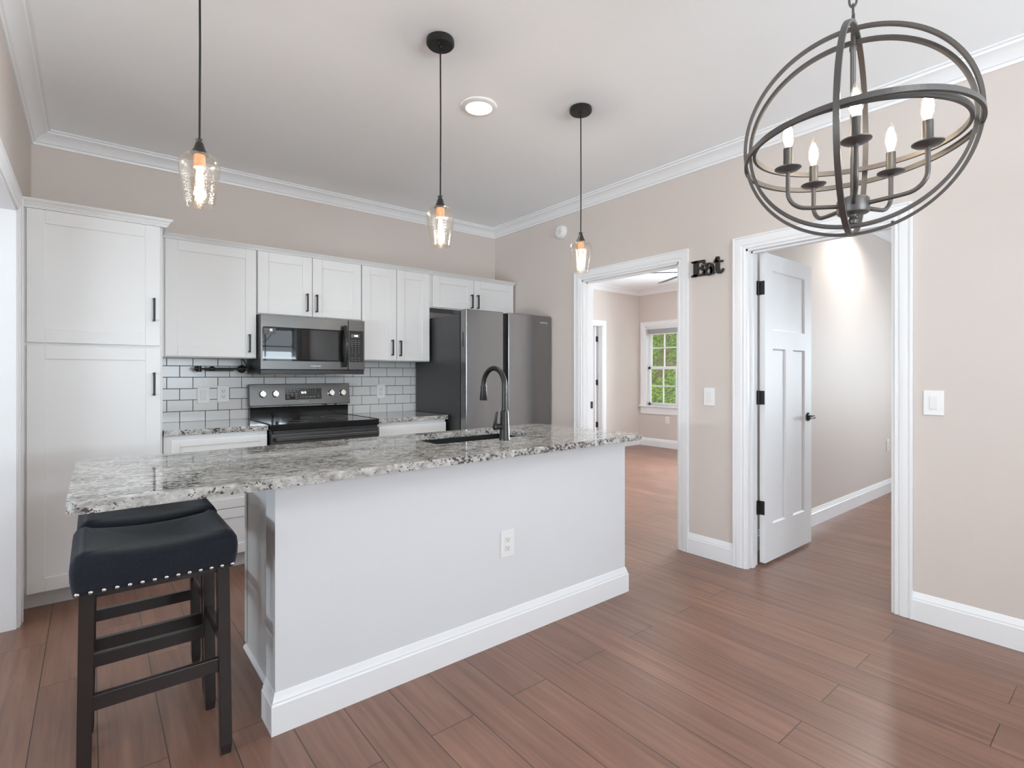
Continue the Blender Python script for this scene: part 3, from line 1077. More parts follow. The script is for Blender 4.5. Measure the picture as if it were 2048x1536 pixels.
# subway tile backsplash: real tiles in running bond over dark grout
mb = MB()
mb.box(0.336, 2.40, YB-0.006, YB-0.0005, 0.9145, 1.3615)
gro = mb
tm = MB()
joint = [0.907+0.0805*k for k in range(6)]
for r, z in enumerate(joint):
    off = 0.407 if r % 2 == 1 else 0.4835
    z0, z1 = z+0.0018, z+0.0805-0.0018
    z0, z1 = max(z0, 0.9145), min(z1, 1.3615)
    if z1-z0 < 0.01:
        continue
    k = -2
    while True:
        a = off+0.157*k+0.0018
        b = off+0.157*(k+1)-0.0018
        k += 1
        if a > 2.39:
            break
        a2, b2 = max(a, 0.336), min(b, 2.398)
        if b2-a2 < 0.012:
            continue
        tm.box(a2, b2, YB-0.0095, YB-0.005, z0, z1)
bs = thing('tile_backsplash', 'white subway tile backsplash with dark grout behind the range', 'backsplash', (1.36, YB, 0.9))
part('tiles', tm, TILE, bs, bevel=0.0012)
part('grout', gro, GROUT, bs, 'dark grout')

# ------------------------------------------------------------------ range
def xf_tilt(c, ang):
    return Matrix.Translation(c) @ Matrix.Rotation(ang, 4, 'X') @ Matrix.Translation([-v for v in c])
t = thing('kitchen_range', 'black stainless electric range with a glass cooktop', 'range', (1.297, 4.0, 0))
RX0, RX1 = 0.9165, 1.680
part('range_body', MB().box(RX0+0.002, RX1-0.002, 3.69, 4.27, 0.02, 0.872), BLKPLASTIC, t)
ck = part('cooktop', MB().box(RX0, RX1, 3.662, 4.275, 0.874, 0.916), BLKGLASS, t, 'black glass cooktop', bevel=0.004)
mb = MB()
for (cx_, cy_, rr) in ((1.10, 3.83, 0.105), (1.50, 3.83, 0.085), (1.10, 4.10, 0.075), (1.50, 4.10, 0.10), (1.30, 4.14, 0.05)):
    mb.band((cx_, cy_, 0.9162), (0, 0, 1), rr, 0.0004, 0.0015, 64)
part('burner_ring', mb, GREYPRINT, ck)
part('cooktop_trim', MB().box(RX0-0.001, RX0+0.010, 3.664, 4.27, 0.905, 0.9185), STEEL, ck)
part('cooktop_trim', MB().box(RX1-0.010, RX1+0.001, 3.664, 4.27, 0.905, 0.9185), STEEL, ck)
dr = part('oven_door', MB().box(RX0+0.004, RX1-0.004, 3.660, 3.690, 0.19, 0.852), STEEL, t, bevel=0.003)
part('oven_window', MB().box(RX0+0.08, RX1-0.08, 3.658, 3.662, 0.32, 0.72), BLKGLASS, dr)
part('door_vent', MB().box(RX0+0.02, RX1-0.02, 3.664, 3.692, 0.8535, 0.8735), BLKPLASTIC, t)
mb = MB().box(0.940, 1.657, 3.608, 3.628, 0.806, 0.835)
for x in (0.955, 1.642):
    mb.box(x-0.012, x+0.012, 3.625, 3.662, 0.810, 0.831)
part('handle', mb, STEEL, dr, 'wide steel bar handle', bevel=0.005)
part('drawer', MB().box(RX0+0.004, RX1-0.004, 3.662, 3.690, 0.03, 0.18), STEEL, t, bevel=0.003)
# backguard: dark riser, thin vent line, tilted steel control panel
part('backguard_riser', MB().box(RX0+0.006, RX1-0.008, 4.255, 4.312, 0.912, 1.000), BLKGLASS, t, 'glossy black riser')
vm = MB()
for a, b in ((0.935, 1.000), (1.008, 1.165), (1.172, 1.198), (1.206, 1.455), (1.50, 1.56), (1.58, 1.655)):
    vm.box(a, b, 4.262, 4.27, 1.0015, 1.0085)
part('vent_slots', vm, SILVER, t)
PT = xf_tilt((1.3, 4.243, 1.01), math.radians(-8))
pn = part('control_panel', MB().box(RX0-0.001, RX1+0.006, 4.243, 4.284, 1.010, 1.178, PT), STEEL, t, 'brushed steel control panel', bevel=0.004)
part('display_glass', MB().box(1.172, 1.452, 4.2415, 4.244, 1.052, 1.140, PT), BLKGLASS, pn, 'black touch display')
def on_panel(x, z, off=0.0022):
    return PT @ Matrix.Translation((x, 4.2415-off, z)) @ Matrix.Rotation(PI/2, 4, 'X')
text_mesh('clock_digits', '8:15', 0.022, DISPLAY, pn, on_panel(1.312, 1.106), bold=0.0004)
words = [('Bake', 1.186, 1.131), ('Broil', 1.212, 1.131), ('Conv', 1.240, 1.131), ('Roast', 1.268, 1.131),
         ('Warm', 1.186, 1.115), ('Self', 1.213, 1.115), ('Clean', 1.240, 1.115),
         ('Timer', 1.190, 1.096), ('Clock', 1.222, 1.096), ('Light', 1.254, 1.100),
         ('Delay', 1.190, 1.080), ('Lock', 1.222, 1.083), ('Set', 1.254, 1.083), ('Option', 1.191, 1.066), ('Oven', 1.256, 1.066),
         ('On', 1.285, 1.070), ('Off', 1.305, 1.072), ('Start', 1.330, 1.072), ('Cancel', 1.360, 1.072), ('Clear', 1.392, 1.072), ('OK', 1.425, 1.075)]
wm = []
for s, x, z in words:
    wm.append((s, x, z))
for i, dgt in enumerate('123456789'):
    wm.append((dgt, 1.362+0.020*(i % 3), 1.131-0.017*(i//3)))
wm.append(('0', 1.426, 1.097))
bmw = bmesh.new()
def add_text(bm, s, size, m, bold=0.0):
    c = bpy.data.curves.new('t', 'FONT')
    c.body = s
    c.size = size
    c.align_x = 'CENTER'
    c.align_y = 'CENTER'
    c.extrude = 0.0003
    c.offset = bold
    o = bpy.data.objects.new('t', c)
    COL.objects.link(o)
    dg = bpy.context.evaluated_depsgraph_get()
    me = bpy.data.meshes.new_from_object(o.evaluated_get(dg))
    me.transform(m)
    bm.from_mesh(me)
    bpy.data.objects.remove(o)
    bpy.data.curves.remove(c)
    bpy.data.meshes.remove(me)
for s, x, z in wm:
    add_text(bmw, s, 0.0085, on_panel(x, z), 0.0001)
o = link('key_print', bmw, SILVER, pn)
text_mesh('brand_lettering', 'SAMSUNG', 0.0135, SILVER, pn, on_panel(1.313, 1.0355, 0.0012+0.0005), bold=0.0003, spacing=1.12)
for x in (1.008, 1.100, 1.530, 1.625):
    kb = MB().lathe((0, 0, 0), [(0.026, 0), (0.026, 0.004), (0.0235, 0.006), (0.022, 0.022), (0.0205, 0.026)], 32)
    kb.box(-0.0065, 0.0065, -0.0225, 0.0225, 0.020, 0.034)
    M = PT @ Matrix.Translation((x, 4.243, 1.099)) @ Matrix.Rotation(PI/2, 4, 'X') @ Matrix.Rotation(math.radians(8), 4, 'Z')
    kb.bm.transform(M)
    part('knob', kb, CHROME, t, 'chrome knob', smooth=True, angle=30)

# ------------------------------------------------------------------ microwave
t = thing('microwave_oven', 'over-the-range black stainless microwave under the short cabinet', 'microwave', (1.295, YB, 1.25))
YM = 3.920
part('microwave_body', MB().box(0.914, 1.677, YM+0.042, YB-0.012, 1.256, 1.673), BLKPLASTIC, t)
part('bottom_vent', MB().box(0.918, 1.673, YM+0.006, YM+0.05, 1.250, 1.284), BLKPLASTIC, t, bevel=0.003)
for (a, b) in ((0.98, 1.19), (1.40, 1.61)):
    part('grease_filter', MB().box(a, b, YM+0.08, YM+0.22, 1.2475, 1.257), CHROME, t)
md = part('door', MB().box(0.915, 1.542, YM, YM+0.042, 1.284, 1.669), STEEL, t, bevel=0.003)
part('door_glass', MB().box(0.9295, 1.512, YM-0.0015, YM+0.01, 1.345, 1.586), MWGLASS, md, 'glossy dark door glass')
part('window_screen', MB().box(1.195, 1.462, YM-0.0019, YM-0.001, 1.358, 1.574), BLKGLASS, md)
stk = MB().box(0.934, 1.017, YM-0.0022, YM-0.0016, 1.532, 1.577)
st_ = part('sticker', stk, simple('grey_label_film', (0.05, 0.05, 0.05), 0.4), md, 'small dark information sticker')
part('code_patch', MB().box(0.976, 0.994, YM-0.0028, YM-0.0021, 1.553, 1.572), PLASTIC, st_)
bmw = bmesh.new()
add_text(bmw, 'Built-in', 0.010, M_front(0.957, YM-0.0024, 1.564))
add_text(bmw, 'sensor cook', 0.007, M_front(0.962, YM-0.0024, 1.545))
link('sticker_print', bmw, GREYPRINT, st_)
hp = []
for k in range(13):
    u = k/12
    hp.append((1.507, YM-0.028-0.030*math.sin(PI*u), 1.306+u*0.315))
hm = MB()
rows_ = []
for (x, y, z) in hp:
    rows_.append([hm.bm.verts.new(v) for v in ((x-0.013, y-0.009, z), (x+0.013, y-0.009, z), (x+0.013, y+0.009, z), (x-0.013, y+0.009, z))])
for A, B in zip(rows_, rows_[1:]):
    for k in range(4):
        hm.bm.faces.new((A[k], A[(k+1) % 4], B[(k+1) % 4], B[k]))
hm.bm.faces.new(rows_[0])
hm.bm.faces.new(list(reversed(rows_[-1])))
hm.box(1.496, 1.518, YM-0.030, YM+0.001, 1.308, 1.330)
hm.box(1.496, 1.518, YM-0.030, YM+0.001, 1.597, 1.619)
part('handle', hm, simple('dark_bar_metal', (0.05, 0.05, 0.05), 0.22, metal=0.7), md, 'bowed dark bar handle', bevel=0.003)
cp = part('control_panel', MB().box(1.545, 1.675, YM, YM+0.042, 1.284, 1.669), STEEL, t, bevel=0.003)
part('keypad', MB().box(1.551, 1.663, YM-0.0012, YM+0.002, 1.345, 1.588), BLKGLASS, cp, 'black glass keypad')
part('display', MB().box(1.566, 1.632, YM-0.0018, YM-0.001, 1.535, 1.562), simple('grey_display', (0.13, 0.13, 0.13), 0.2), cp)
text_mesh('clock_digits', '4:32', 0.017, DISPLAY, cp, M_front(1.604, YM-0.0026, 1.5485), bold=0.0003)
bmw = bmesh.new()
lab = [['Power', 'Cook', 'Soft'], ['Popcorn', 'Potato', 'Reheat'], ['Defrost', 'Melt', 'Warm'], ['More', 'My', 'Less']]
for r, row in enumerate(lab):
    for c_, s in enumerate(row):
        add_text(bmw, s, 0.0072, M_front(1.574+0.027*c_, YM-0.0016, 1.514-0.0155*r))
for r, row in enumerate(['123', '456', '789', ' 0 ']):
    for c_, s in enumerate(row):
        if s != ' ':
            add_text(bmw, s, 0.0095, M_front(1.574+0.027*c_, YM-0.0016, 1.449-0.0165*r), 0.0002)
for c_, s in enumerate(['Stop', '+30', 'Start']):
    add_text(bmw, s, 0.008, M_front(1.574+0.027*c_, YM-0.0016, 1.377))
for c_, s in enumerate(['Vent', 'Light', 'Lock']):
    add_text(bmw, s, 0.0075, M_front(1.574+0.027*c_, YM-0.0016, 1.360))
link('key_print', bmw, GREYPRINT, cp)
text_mesh('brand_lettering', 'SAMSUNG', 0.0148, SILVER, md, M_front(1.297, YM-0.0008, 1.3105), bold=0.0003, spacing=1.12)

# ------------------------------------------------------------------ refrigerator
t = thing('refrigerator', 'large dark stainless refrigerator with flat doors beside the right wall', 'refrigerator', (2.79, 3.9, 0))
FX0, FX1, FYF = 2.326, 3.250, 3.460
part('fridge_body', MB().box(FX0+0.004, FX1-0.006, 3.560, 4.29, 0.015, 1.745), FRSIDE, t, 'dark grey painted side', bevel=0.003)
part('hinge_cover', MB().box(FX0+0.006, FX0+0.13, 3.556, 3.66, 1.746, 1.772), FRSIDE, t, bevel=0.006)
part('hinge_cover', MB().box(FX1-0.13, FX1-0.008, 3.556, 3.66, 1.746, 1.772), FRSIDE, t, bevel=0.006)
part('gasket', MB().box(FX0+0.012, FX1-0.012, 3.540, 3.562, 0.05, 1.735), BLKPLASTIC, t)
for (a, b, ) in ((FX0, 2.703), (2.757, FX1)):
    d = part('door', MB().box(a, b, FYF, 3.541, 0.06, 1.775), FRIDGE, t, bevel=0.005)
    if a == FX0:
        part('side_label', MB().box(FX0-0.0006, FX0+0.001, 3.498, 3.512, 1.475, 1.592), BLKPLASTIC, d)
part('handle_recess', MB().box(2.700, 2.760, 3.500, 3.540, 0.06, 1.770), BLKPLASTIC, t, 'black recessed grip between the doors')
text_mesh('brand_lettering', 'SAMSUNG', 0.0175, SILVER, t, M_front(3.165, FYF-0.0012, 1.713), bold=0.0004, spacing=1.12)

# ------------------------------------------------------------------ pot filler beside the microwave
t = thing('pot_filler', 'black folded pot filler tap on the tiles under the first wall cabinet', 'tap', (0.88, YB, 1.29))
mb = MB().lathe((0.878, YB-0.0095, 1.290), [(0.030, 0), (0.030, -0.008), (0.014, -0.012), (0.014, -0.100)], 24, axis='y')
part('wall_flange', mb, BLACKM, t, smooth=True)
mb = MB().tube([(0.882, 4.222, 1.290), (0.655, 4.222, 1.290)], 0.0085, 14)
mb.lathe((0.855, 4.222, 1.290), [(0.0175, -0.02), (0.0185, 0.0), (0.0175, 0.03)], 18, axis='x')
part('arm', mb, BLACKM, t, smooth=True)
mb = MB().tube([(0.665, 4.205, 1.289), (0.595, 4.205, 1.289)], 0.0075, 14)
mb.lathe((0.668, 4.214, 1.289), [(0.010, -0.018), (0.017, -0.008), (0.017, 0.008), (0.010, 0.018)], 18, axis='x')
mb.lathe((0.585, 4.205, 1.287), [(0.016, -0.020), (0.016, 0.020)], 18, axis='z')
mb.lathe((0.570, 4.205, 1.290), [(0.013, -0.012), (0.016, 0.0), (0.013, 0.018)], 18, axis='x')
part('spout', mb, BLACKM, t, smooth=True)
mb = MB().tube([(0.80, 4.205, 1.276), (0.62, 4.205, 1.276)], 0.004, 10)
part('lever', mb, BLACKM, t, smooth=True)
lp = [(0.878+0.004*math.sin(k*0.5), 4.232-0.01*math.sin(k*0.4), 1.362-0.07*k/10) for k in range(11)]
lp = [(0.866, 4.25, 1.361), (0.880, 4.245, 1.350), (0.892, 4.238, 1.325), (0.893, 4.23, 1.300), (0.884, 4.222, 1.289)]
tag(part('black_cord', MB().tube(lp, 0.0035, 8), BLACKM, None, smooth=True), 'black cord dropping from the cabinet underside beside the microwave', 'cord')

# ------------------------------------------------------------------ electrical plates
def plate(name, label, cat, pos, axis, w_, h_, kind, group=None):
    """axis: 'y' faces -y, 'x' faces -x; pos = centre on the wall surface"""
    t = thing(name, label, cat, pos, group)
    def f(a, b, c):
        return (a, -c, b) if axis == 'y' else (-c, -a, b)
    def bx(a0, a1, b0, b1, c0, c1):
        m = MB()
        p = [f(a, b, c) for a in (a0, a1) for b in (b0, b1) for c in (c0, c1)]
        xs, ys, zs = zip(*p)
        return m.box(min(xs), max(xs), min(ys), max(ys), min(zs), max(zs))
    def P(nm, m, mat, par, lab=None, bev=0.0):
        for_local = part(nm, m, mat, par, lab, bevel=bev, local=True)
        return for_local
    pl = P('cover_plate', bx(-w_/2, w_/2, -h_/2, h_/2, 0, 0.006), PLASTIC, t, None, 0.0025)
    if kind == 'outlet':
        for zc in (-0.0195, 0.0195):
            s = P('socket', bx(-0.0165, 0.0165, zc-0.0145, zc+0.0145, 0.004, 0.0085), PLASTICD, t, None, 0.003)
            m = bx(-0.0075, -0.0055, zc-0.003, zc+0.006, 0.008, 0.0088)
            for q in (bx(0.0055, 0.0075, zc-0.002, zc+0.006, 0.008, 0.0088), bx(-0.002, 0.002, zc-0.010, zc-0.006, 0.008, 0.0088)):
                me = bpy.data.meshes.new('tmp')
                q.bm.to_mesh(me)
                m.bm.from_mesh(me)
                bpy.data.meshes.remove(me)
            P('slots', m, SLOT, s)
    elif kind == 'rocker':
        P('rocker', bx(-0.0165, 0.0165, -0.033, 0.033, 0.004, 0.0095), PLASTICD, t, None, 0.002)
    return t
plate('wall_switch', 'white rocker switch plate on the tiles, left of the outlet', 'switch', (0.628, YB-0.0095, 1.100), 'y', 0.080, 0.122, 'rocker')
plate('wall_outlet', 'white double outlet on the tiles, left of the range', 'outlet', (0.755, YB-0.0095, 1.106), 'y', 0.078, 0.122, 'outlet')
plate('wall_outlet', 'white double outlet on the tiles, right of the range', 'outlet', (1.995, YB-0.0095, 1.100), 'y', 0.076, 0.120, 'outlet')
plate('wall_switch', 'white rocker switch under the dark word sign', 'switch', (XR, 1.908, 1.098), 'x', 0.080, 0.122, 'rocker')
plate('wall_switch', 'white rocker switch on the beige wall at the far right', 'switch', (XR, 0.697, 1.106), 'x', 0.082, 0.124, 'rocker')
plate('wall_outlet', 'white outlet on the beige wall under the bedroom window', 'outlet', (XE, 5.237, 0.475), 'x', 0.076, 0.120, 'outlet')
plate('wall_outlet', 'white outlet on the pale wall behind the open door', 'outlet', (6.567, 1.79, 0.503), 'y', 0.076, 0.120, 'outlet')

# smoke detector
t = thing('smoke_detector', 'round white smoke detector high on the beige wall', 'smoke detector', (XR, 3.335, 2.521))
mb = MB().lathe((XR, 3.335, 2.521), [(0.060, 0), (0.060, -0.014), (0.056, -0.020)], 40, axis='x')
part('detector_base', mb, PLASTIC, t, smooth=True)
mb = MB().lathe((XR, 3.335, 2.521), [(0.052, -0.018), (0.052, -0.030), (0.044, -0.038), (0.020, -0.040)], 40, axis='x')
part('detector_cover', mb, PLASTIC, t, smooth=True)
mb = MB()
for a in (0.5, 2.1, 3.4, 5.2):
    mb.box(XR-0.0412, XR-0.036, 3.335+0.022*math.cos(a)-0.010, 3.335+0.022*math.cos(a)+0.010, 2.521+0.022*math.sin(a)-0.0016, 2.521+0.022*math.sin(a)+0.0016)
mb.box(XR-0.0412, XR-0.038, 3.327, 3.330, 2.505, 2.53)
part('vent_slots', mb, GREYPRINT, t)

# ------------------------------------------------------------------ word sign
t = thing('word_sign', 'dark slab-serif letters spelling Eat on the beige wall', 'sign', (XR, 1.91, 1.925))
def fs(a, b, c):          # a: to the right as seen (towards -y), b: up, c: out from the wall
    return (XR-c, 2.038-a, 1.925+b)
C0, C1 = 0.002, 0.020
mb = MB()
mb.prism([(0.018, 0), (0.052, 0), (0.052, 0.108), (0.018, 0.108)], fs, C0, C1)                # stem
mb.prism([(0, 0), (0.105, 0), (0.112, 0.036), (0.098, 0.036), (0.080, 0.014), (0.016, 0.016), (0, 0.008)], fs, C0, C1)
mb.prism([(0, 0.108), (0.100, 0.108), (0.104, 0.078), (0.092, 0.078), (0.076, 0.094), (0.016, 0.092), (0, 0.100)], fs, C0, C1)
mb.prism([(0.05, 0.046), (0.074, 0.046), (0.080, 0.034), (0.088, 0.034), (0.088, 0.076), (0.080, 0.076), (0.074, 0.062), (0.05, 0.062)], fs, C0, C1)
part('letter_e', mb, SIGN, t, bevel=0.0012)
mb = MB()
cx_, cz_ = 0.130, 0.026
arc = [(cx_+0.026*math.cos(k), cz_+0.024*math.sin(k)) for k in [2*PI*i/28 for i in range(29)]]
mb.stroke(arc, [0.013+0.006*abs(math.cos(2*PI*i/28)) for i in range(29)], fs, C0, C1)          # bowl
mb.stroke([(0.108, 0.056), (0.112, 0.068), (0.124, 0.076), (0.138, 0.076), (0.150, 0.068), (0.154, 0.054), (0.154, 0.014), (0.160, 0.006), (0.172, 0.010)],
          [0.016, 0.018, 0.012, 0.012, 0.018, 0.024, 0.024, 0.018, 0.008], fs, C0, C1)
part('letter_a', mb, SIGN, t, bevel=0.0012)
mb = MB()
mb.stroke([(0.194, 0.112), (0.194, 0.024), (0.200, 0.010), (0.214, 0.005), (0.228, 0.012), (0.236, 0.028)], [0.022, 0.028, 0.028, 0.018, 0.014, 0.010], fs, C0, C1)
mb.prism([(0.168, 0.072), (0.232, 0.072), (0.232, 0.084), (0.196, 0.086), (0.190, 0.110), (0.184, 0.104), (0.168, 0.084)], fs, C0, C1)
part('letter_t', mb, SIGN, t, bevel=0.0012)

# ------------------------------------------------------------------ island
t = thing('kitchen_island', 'white kitchen island with a pale painted front under the granite top', 'island', (1.45, 2.2, 0))
IX0, IX1, IY0, IY1 = 0.497, 2.392, 1.925, 2.045
part('knee_wall', MB().box(IX0, IX1, IY0, IY1, 0, 0.882), KNEE, t, 'smooth pale grey front wall')
part('island_baseboard', MB().sweep([(IX0, IY1), (IX0, IY0), (IX1, IY0), (IX1, IY1)], [(-o, c) for o, c in BASE], FXY), TRIM, t, smooth=True, angle=25)
mb = MB().box(0.560, 1.255, IY1, 2.622, 0.10, 0.880).box(1.982, 2.372, IY1, 2.622, 0.10, 0.880).box(1.255, 1.982, IY1, 2.622, 0.10, 0.635).box(1.255, 1.982, 2.585, 2.622, 0.635, 0.880).box(1.255, 1.982, IY1, 2.118, 0.635, 0.880).box(0.560, 2.372, IY1, 2.56, 0.0, 0.10)
part('cabinet_body', mb, CAB, t)
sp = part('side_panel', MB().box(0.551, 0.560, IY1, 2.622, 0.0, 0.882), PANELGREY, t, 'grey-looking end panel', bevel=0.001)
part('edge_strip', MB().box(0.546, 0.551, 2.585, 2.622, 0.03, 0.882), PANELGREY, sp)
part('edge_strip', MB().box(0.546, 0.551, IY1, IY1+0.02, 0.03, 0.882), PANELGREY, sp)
part('shoe_moulding', MB().sweep([(0.551, 2.622), (0.551, IY1)], [(-o, c) for o, c in [(0, 0), (0.012, 0), (0.011, 0.006), (0.006, 0.012), (0, 0.016)]], FXY), TRIM, sp)
part('counter_bracket', MB().box(0.540, 0.550, 2.19, 2.215, 0.800, 0.882).box(0.46, 0.550, 2.19, 2.215, 0.872, 0.881), simple('bracket_steel', (0.35, 0.35, 0.35), 0.4, metal=0.8), t)
for (a, b) in ((0.566, 1.16), (1.164, 1.76), (1.764, 2.368)):
    d = part('door', MB().box(a, b, 2.622, 2.642, 0.105, 0.87), CAB, t, bevel=0.002)
plate('island_outlet', 'white double outlet on the pale island front', 'outlet', (1.525, IY0, 0.451), 'y', 0.080, 0.125, 'outlet')

outl = rounded([(-0.052, 1.742), (2.402, 1.800), (2.372, 2.645), (-0.047, 2.600)], [0.045, 0.03, 0.05, 0.06])
hole = rounded([(1.282, 2.150), (1.955, 2.160), (1.955, 2.552), (1.282, 2.545)], 0.02, 5)
tag(part('island_countertop', slab(outl, 0.884, 0.915, hole), GRANITE, None, bevel=0.008, seg=3),
    'long polished grey granite top of the kitchen island', 'countertop')
mb = MB()
for (a, b, c, d, e, f_) in ((1.265, 1.282, 2.14, 2.565, 0.66, 0.8835), (1.955, 1.972, 2.14, 2.565, 0.66, 0.8835), (1.265, 1.972, 2.133, 2.150, 0.66, 0.8835),
                            (1.265, 1.972, 2.552, 2.569, 0.66, 0.8835), (1.265, 1.972, 2.133, 2.569, 0.645, 0.662)):
    mb.box(a, b, c, d, e, f_)
t = thing('kitchen_sink', 'black undermount sink sunk into the island granite', 'sink', (1.62, 2.35, 0.66))
part('basin', mb, BASIN, t)
part('drain', MB().lathe((1.62, 2.35, 0.6625), [(0.055, 0), (0.055, 0.003), (0.04, 0.002)], 28), FAUCET, t)

# faucet
t = thing('kitchen_faucet', 'dark gunmetal gooseneck faucet with pull-down head on the island', 'faucet', (1.632, 2.08, 0.915))
FXc, FYc = 1.632, 2.08
part('faucet_body', MB().lathe((FXc, FYc, 0.9152), [(0.0275, 0), (0.0275, 0.006), (0.026, 0.010), (0.0205, 0.138), (0.0195, 0.146), (0.0150, 0.150), (0.0150, 0.160)], 32), FAUCET, t, smooth=True)
pts = [(FXc, FYc, 1.065), (FXc, FYc, 1.12), (FXc, FYc, 1.185)]
for k in range(1, 19):
    a = PI-k*PI*1.02/18
    pts.append((FXc, FYc+0.09+0.09*math.cos(a), 1.19+0.09*math.sin(a)))
part('spout', MB().tube(pts, 0.0135, 18), FAUCET, t, smooth=True)
e = Vector(pts[-1])
dirn = (e-Vector(pts[-2])).normalized()
q = [e-dirn*0.002, e+dirn*0.010, e+dirn*0.014, e+dirn*0.070, e+dirn*0.074]
part('spray_head', MB().tube([tuple(v) for v in q], 0.016, 20, radii=[0.0165, 0.0165, 0.0160, 0.0215, 0.0195]), FAUCET, t, smooth=True)
mb = MB().lathe((FXc, FYc, 0.985), [(0.0145, -0.018), (0.0145, -0.045), (0.0165, -0.047), (0.0165, -0.064), (0.010, -0.068)], 20, axis='x')
hpts = [(FXc-0.062, FYc, 0.985), (FXc-0.064, FYc-0.004, 1.00), (FXc-0.062, FYc-0.010, 1.03), (FXc-0.056, FYc-0.012, 1.062)]
mb.tube(hpts, 0.006, 12, radii=[0.0095, 0.009, 0.007, 0.0055])
part('lever_handle', mb, FAUCET, t, smooth=True)

# ------------------------------------------------------------------ stools
def rrect(hx, hy, r, n=10):
    return rounded([(-hx, -hy), (hx, -hy), (hx, hy), (-hx, hy)], r, n)

def make_stool(label, loc):
    t = thing('bar_stool', label, 'stool', loc, 'saddle stools under the island overhang')
    mb = MB()
    bm = mb.bm
    HX, HY = 0.208, 0.186
    layers = [(0.004, 0.622, 0), (0.001, 0.640, 0), (-0.003, 0.665, 0.1), (-0.004, 0.690, 0.35), (-0.001, 0.710, 0.6), (0.008, 0.726, 0.85), (0.024, 0.737, 1.0),
              (0.05, 0.743, 1.0), (0.09, 0.745, 1.0), (0.13, 0.745, 1.0), (0.165, 0.744, 1.0)]
    rings = []
    for ins, z, wgt in layers:
        pts = rrect(HX-ins, HY-ins, max(0.006, 0.016-ins*0.06), 6)
        ring = []
        for (x, y) in pts:
            u = x/HX
            # subdivide-friendly saddle: ends of the long axis stand higher than the middle
            zz = z+wgt*(0.024*(abs(u)**2.2)-0.012)
            zz += 0.003*wgt*math.sin(9*x+2)*math.cos(7*y)
            ring.append(bm.verts.new((x, y, zz)))
        rings.append(ring)
    n = len(rings[0])
    for A, B in zip(rings, rings[1:]):
        for i in range(n):
            j = (i+1) % n
            bm.faces.new((A[i], A[j], B[j], B[i]))
    bm.faces.new(list(reversed(rings[0])))
    bm.faces.new(rings[-1])
    # split the long straight edges so that the saddle dips smoothly
    bmesh.ops.triangulate(bm, faces=[f for f in bm.faces if len(f.verts) > 4])
    long_e = [e for e in bm.edges if e.calc_length() > 0.06]
    bmesh.ops.subdivide_edges(bm, edges=long_e, cuts=9, use_grid_fill=True)
    for v in bm.verts:
        if v.co.z > 0.70:
            u = v.co.x/HX
            k = min(1.0, (v.co.z-0.70)/0.03)
            base_z = v.co.z
            end = 0.012
            v.co.z = base_z-k*0.020*max(0, 1-abs(u)**2.0)*(1 if abs(v.co.x) < HX*0.84 else 0.3)
    seat = part('seat', mb, FABRIC, t, 'navy black upholstered saddle seat', smooth=True, angle=180, local=True)
    nail = None
    spots = [(-0.194+0.388*i/13, -HY+0.001, 0, -1) for i in range(14)]
    for (x, y, nx_, ny_) in spots:
        nb = MB().ball((x, y, 0.632), 0.0066, 12, 8)
        part('nailhead', nb, NICKEL, t, 'silver nailhead', smooth=True, angle=180, local=True)
    lw = 0.017
    for sx in (-1, 1):
        for sy in (-1, 1):
            lb = MB()
            xt, yt = sx*0.173, sy*0.136
            xb, yb = sx*0.181, sy*0.146
            vs = []
            for (xx, yy, z, w_) in ((xb, yb, 0.004, 0.014), (xb, yb, 0.035, lw), (xt, yt, 0.640, lw+0.001)):
                vs.append([lb.bm.verts.new((xx+a*w_, yy+b*w_, z)) for a, b in ((-1, -1), (1, -1), (1, 1), (-1, 1))])
            for A, B in zip(vs, vs[1:]):
                for k in range(4):
                    lb.bm.faces.new((A[k], A[(k+1) % 4], B[(k+1) % 4], B[k]))
            lb.bm.faces.new(list(reversed(vs[0])))
            lb.bm.faces.new(vs[-1])
            lg = part('leg', lb, WOODBLK, t, bevel=0.0015, local=True)
            part('foot_glide', MB().lathe((xb, yb, 0), [(0.011, 0), (0.012, 0.002), (0.012, 0.005)], 16), NICKEL, lg, local=True)
    for sy in (-1, 1):
        part('stretcher', MB().box(-0.165, 0.165, sy*0.142-0.010, sy*0.142+0.010, 0.277, 0.321), WOODBLK, t, bevel=0.0015, local=True)
    for sx in (-1, 1):
        part('stretcher', MB().box(sx*0.177-0.010, sx*0.177+0.010, -0.128, 0.128, 0.352, 0.392), WOODBLK, t, bevel=0.0015, local=True)
    part('apron', MB().box(-0.165, 0.165, -0.142, 0.142, 0.600, 0.6225), WOODBLK, t, local=True)
    return t
st1 = make_stool('dark saddle stool with nailhead trim, nearer one under the granite overhang', (0.163, 2.073, 0))
st2 = copy_tree(st1)
st2.location = (0.172, 2.478, 0)
st2['label'] = 'dark saddle stool mostly hidden behind the nearer stool under the overhang'

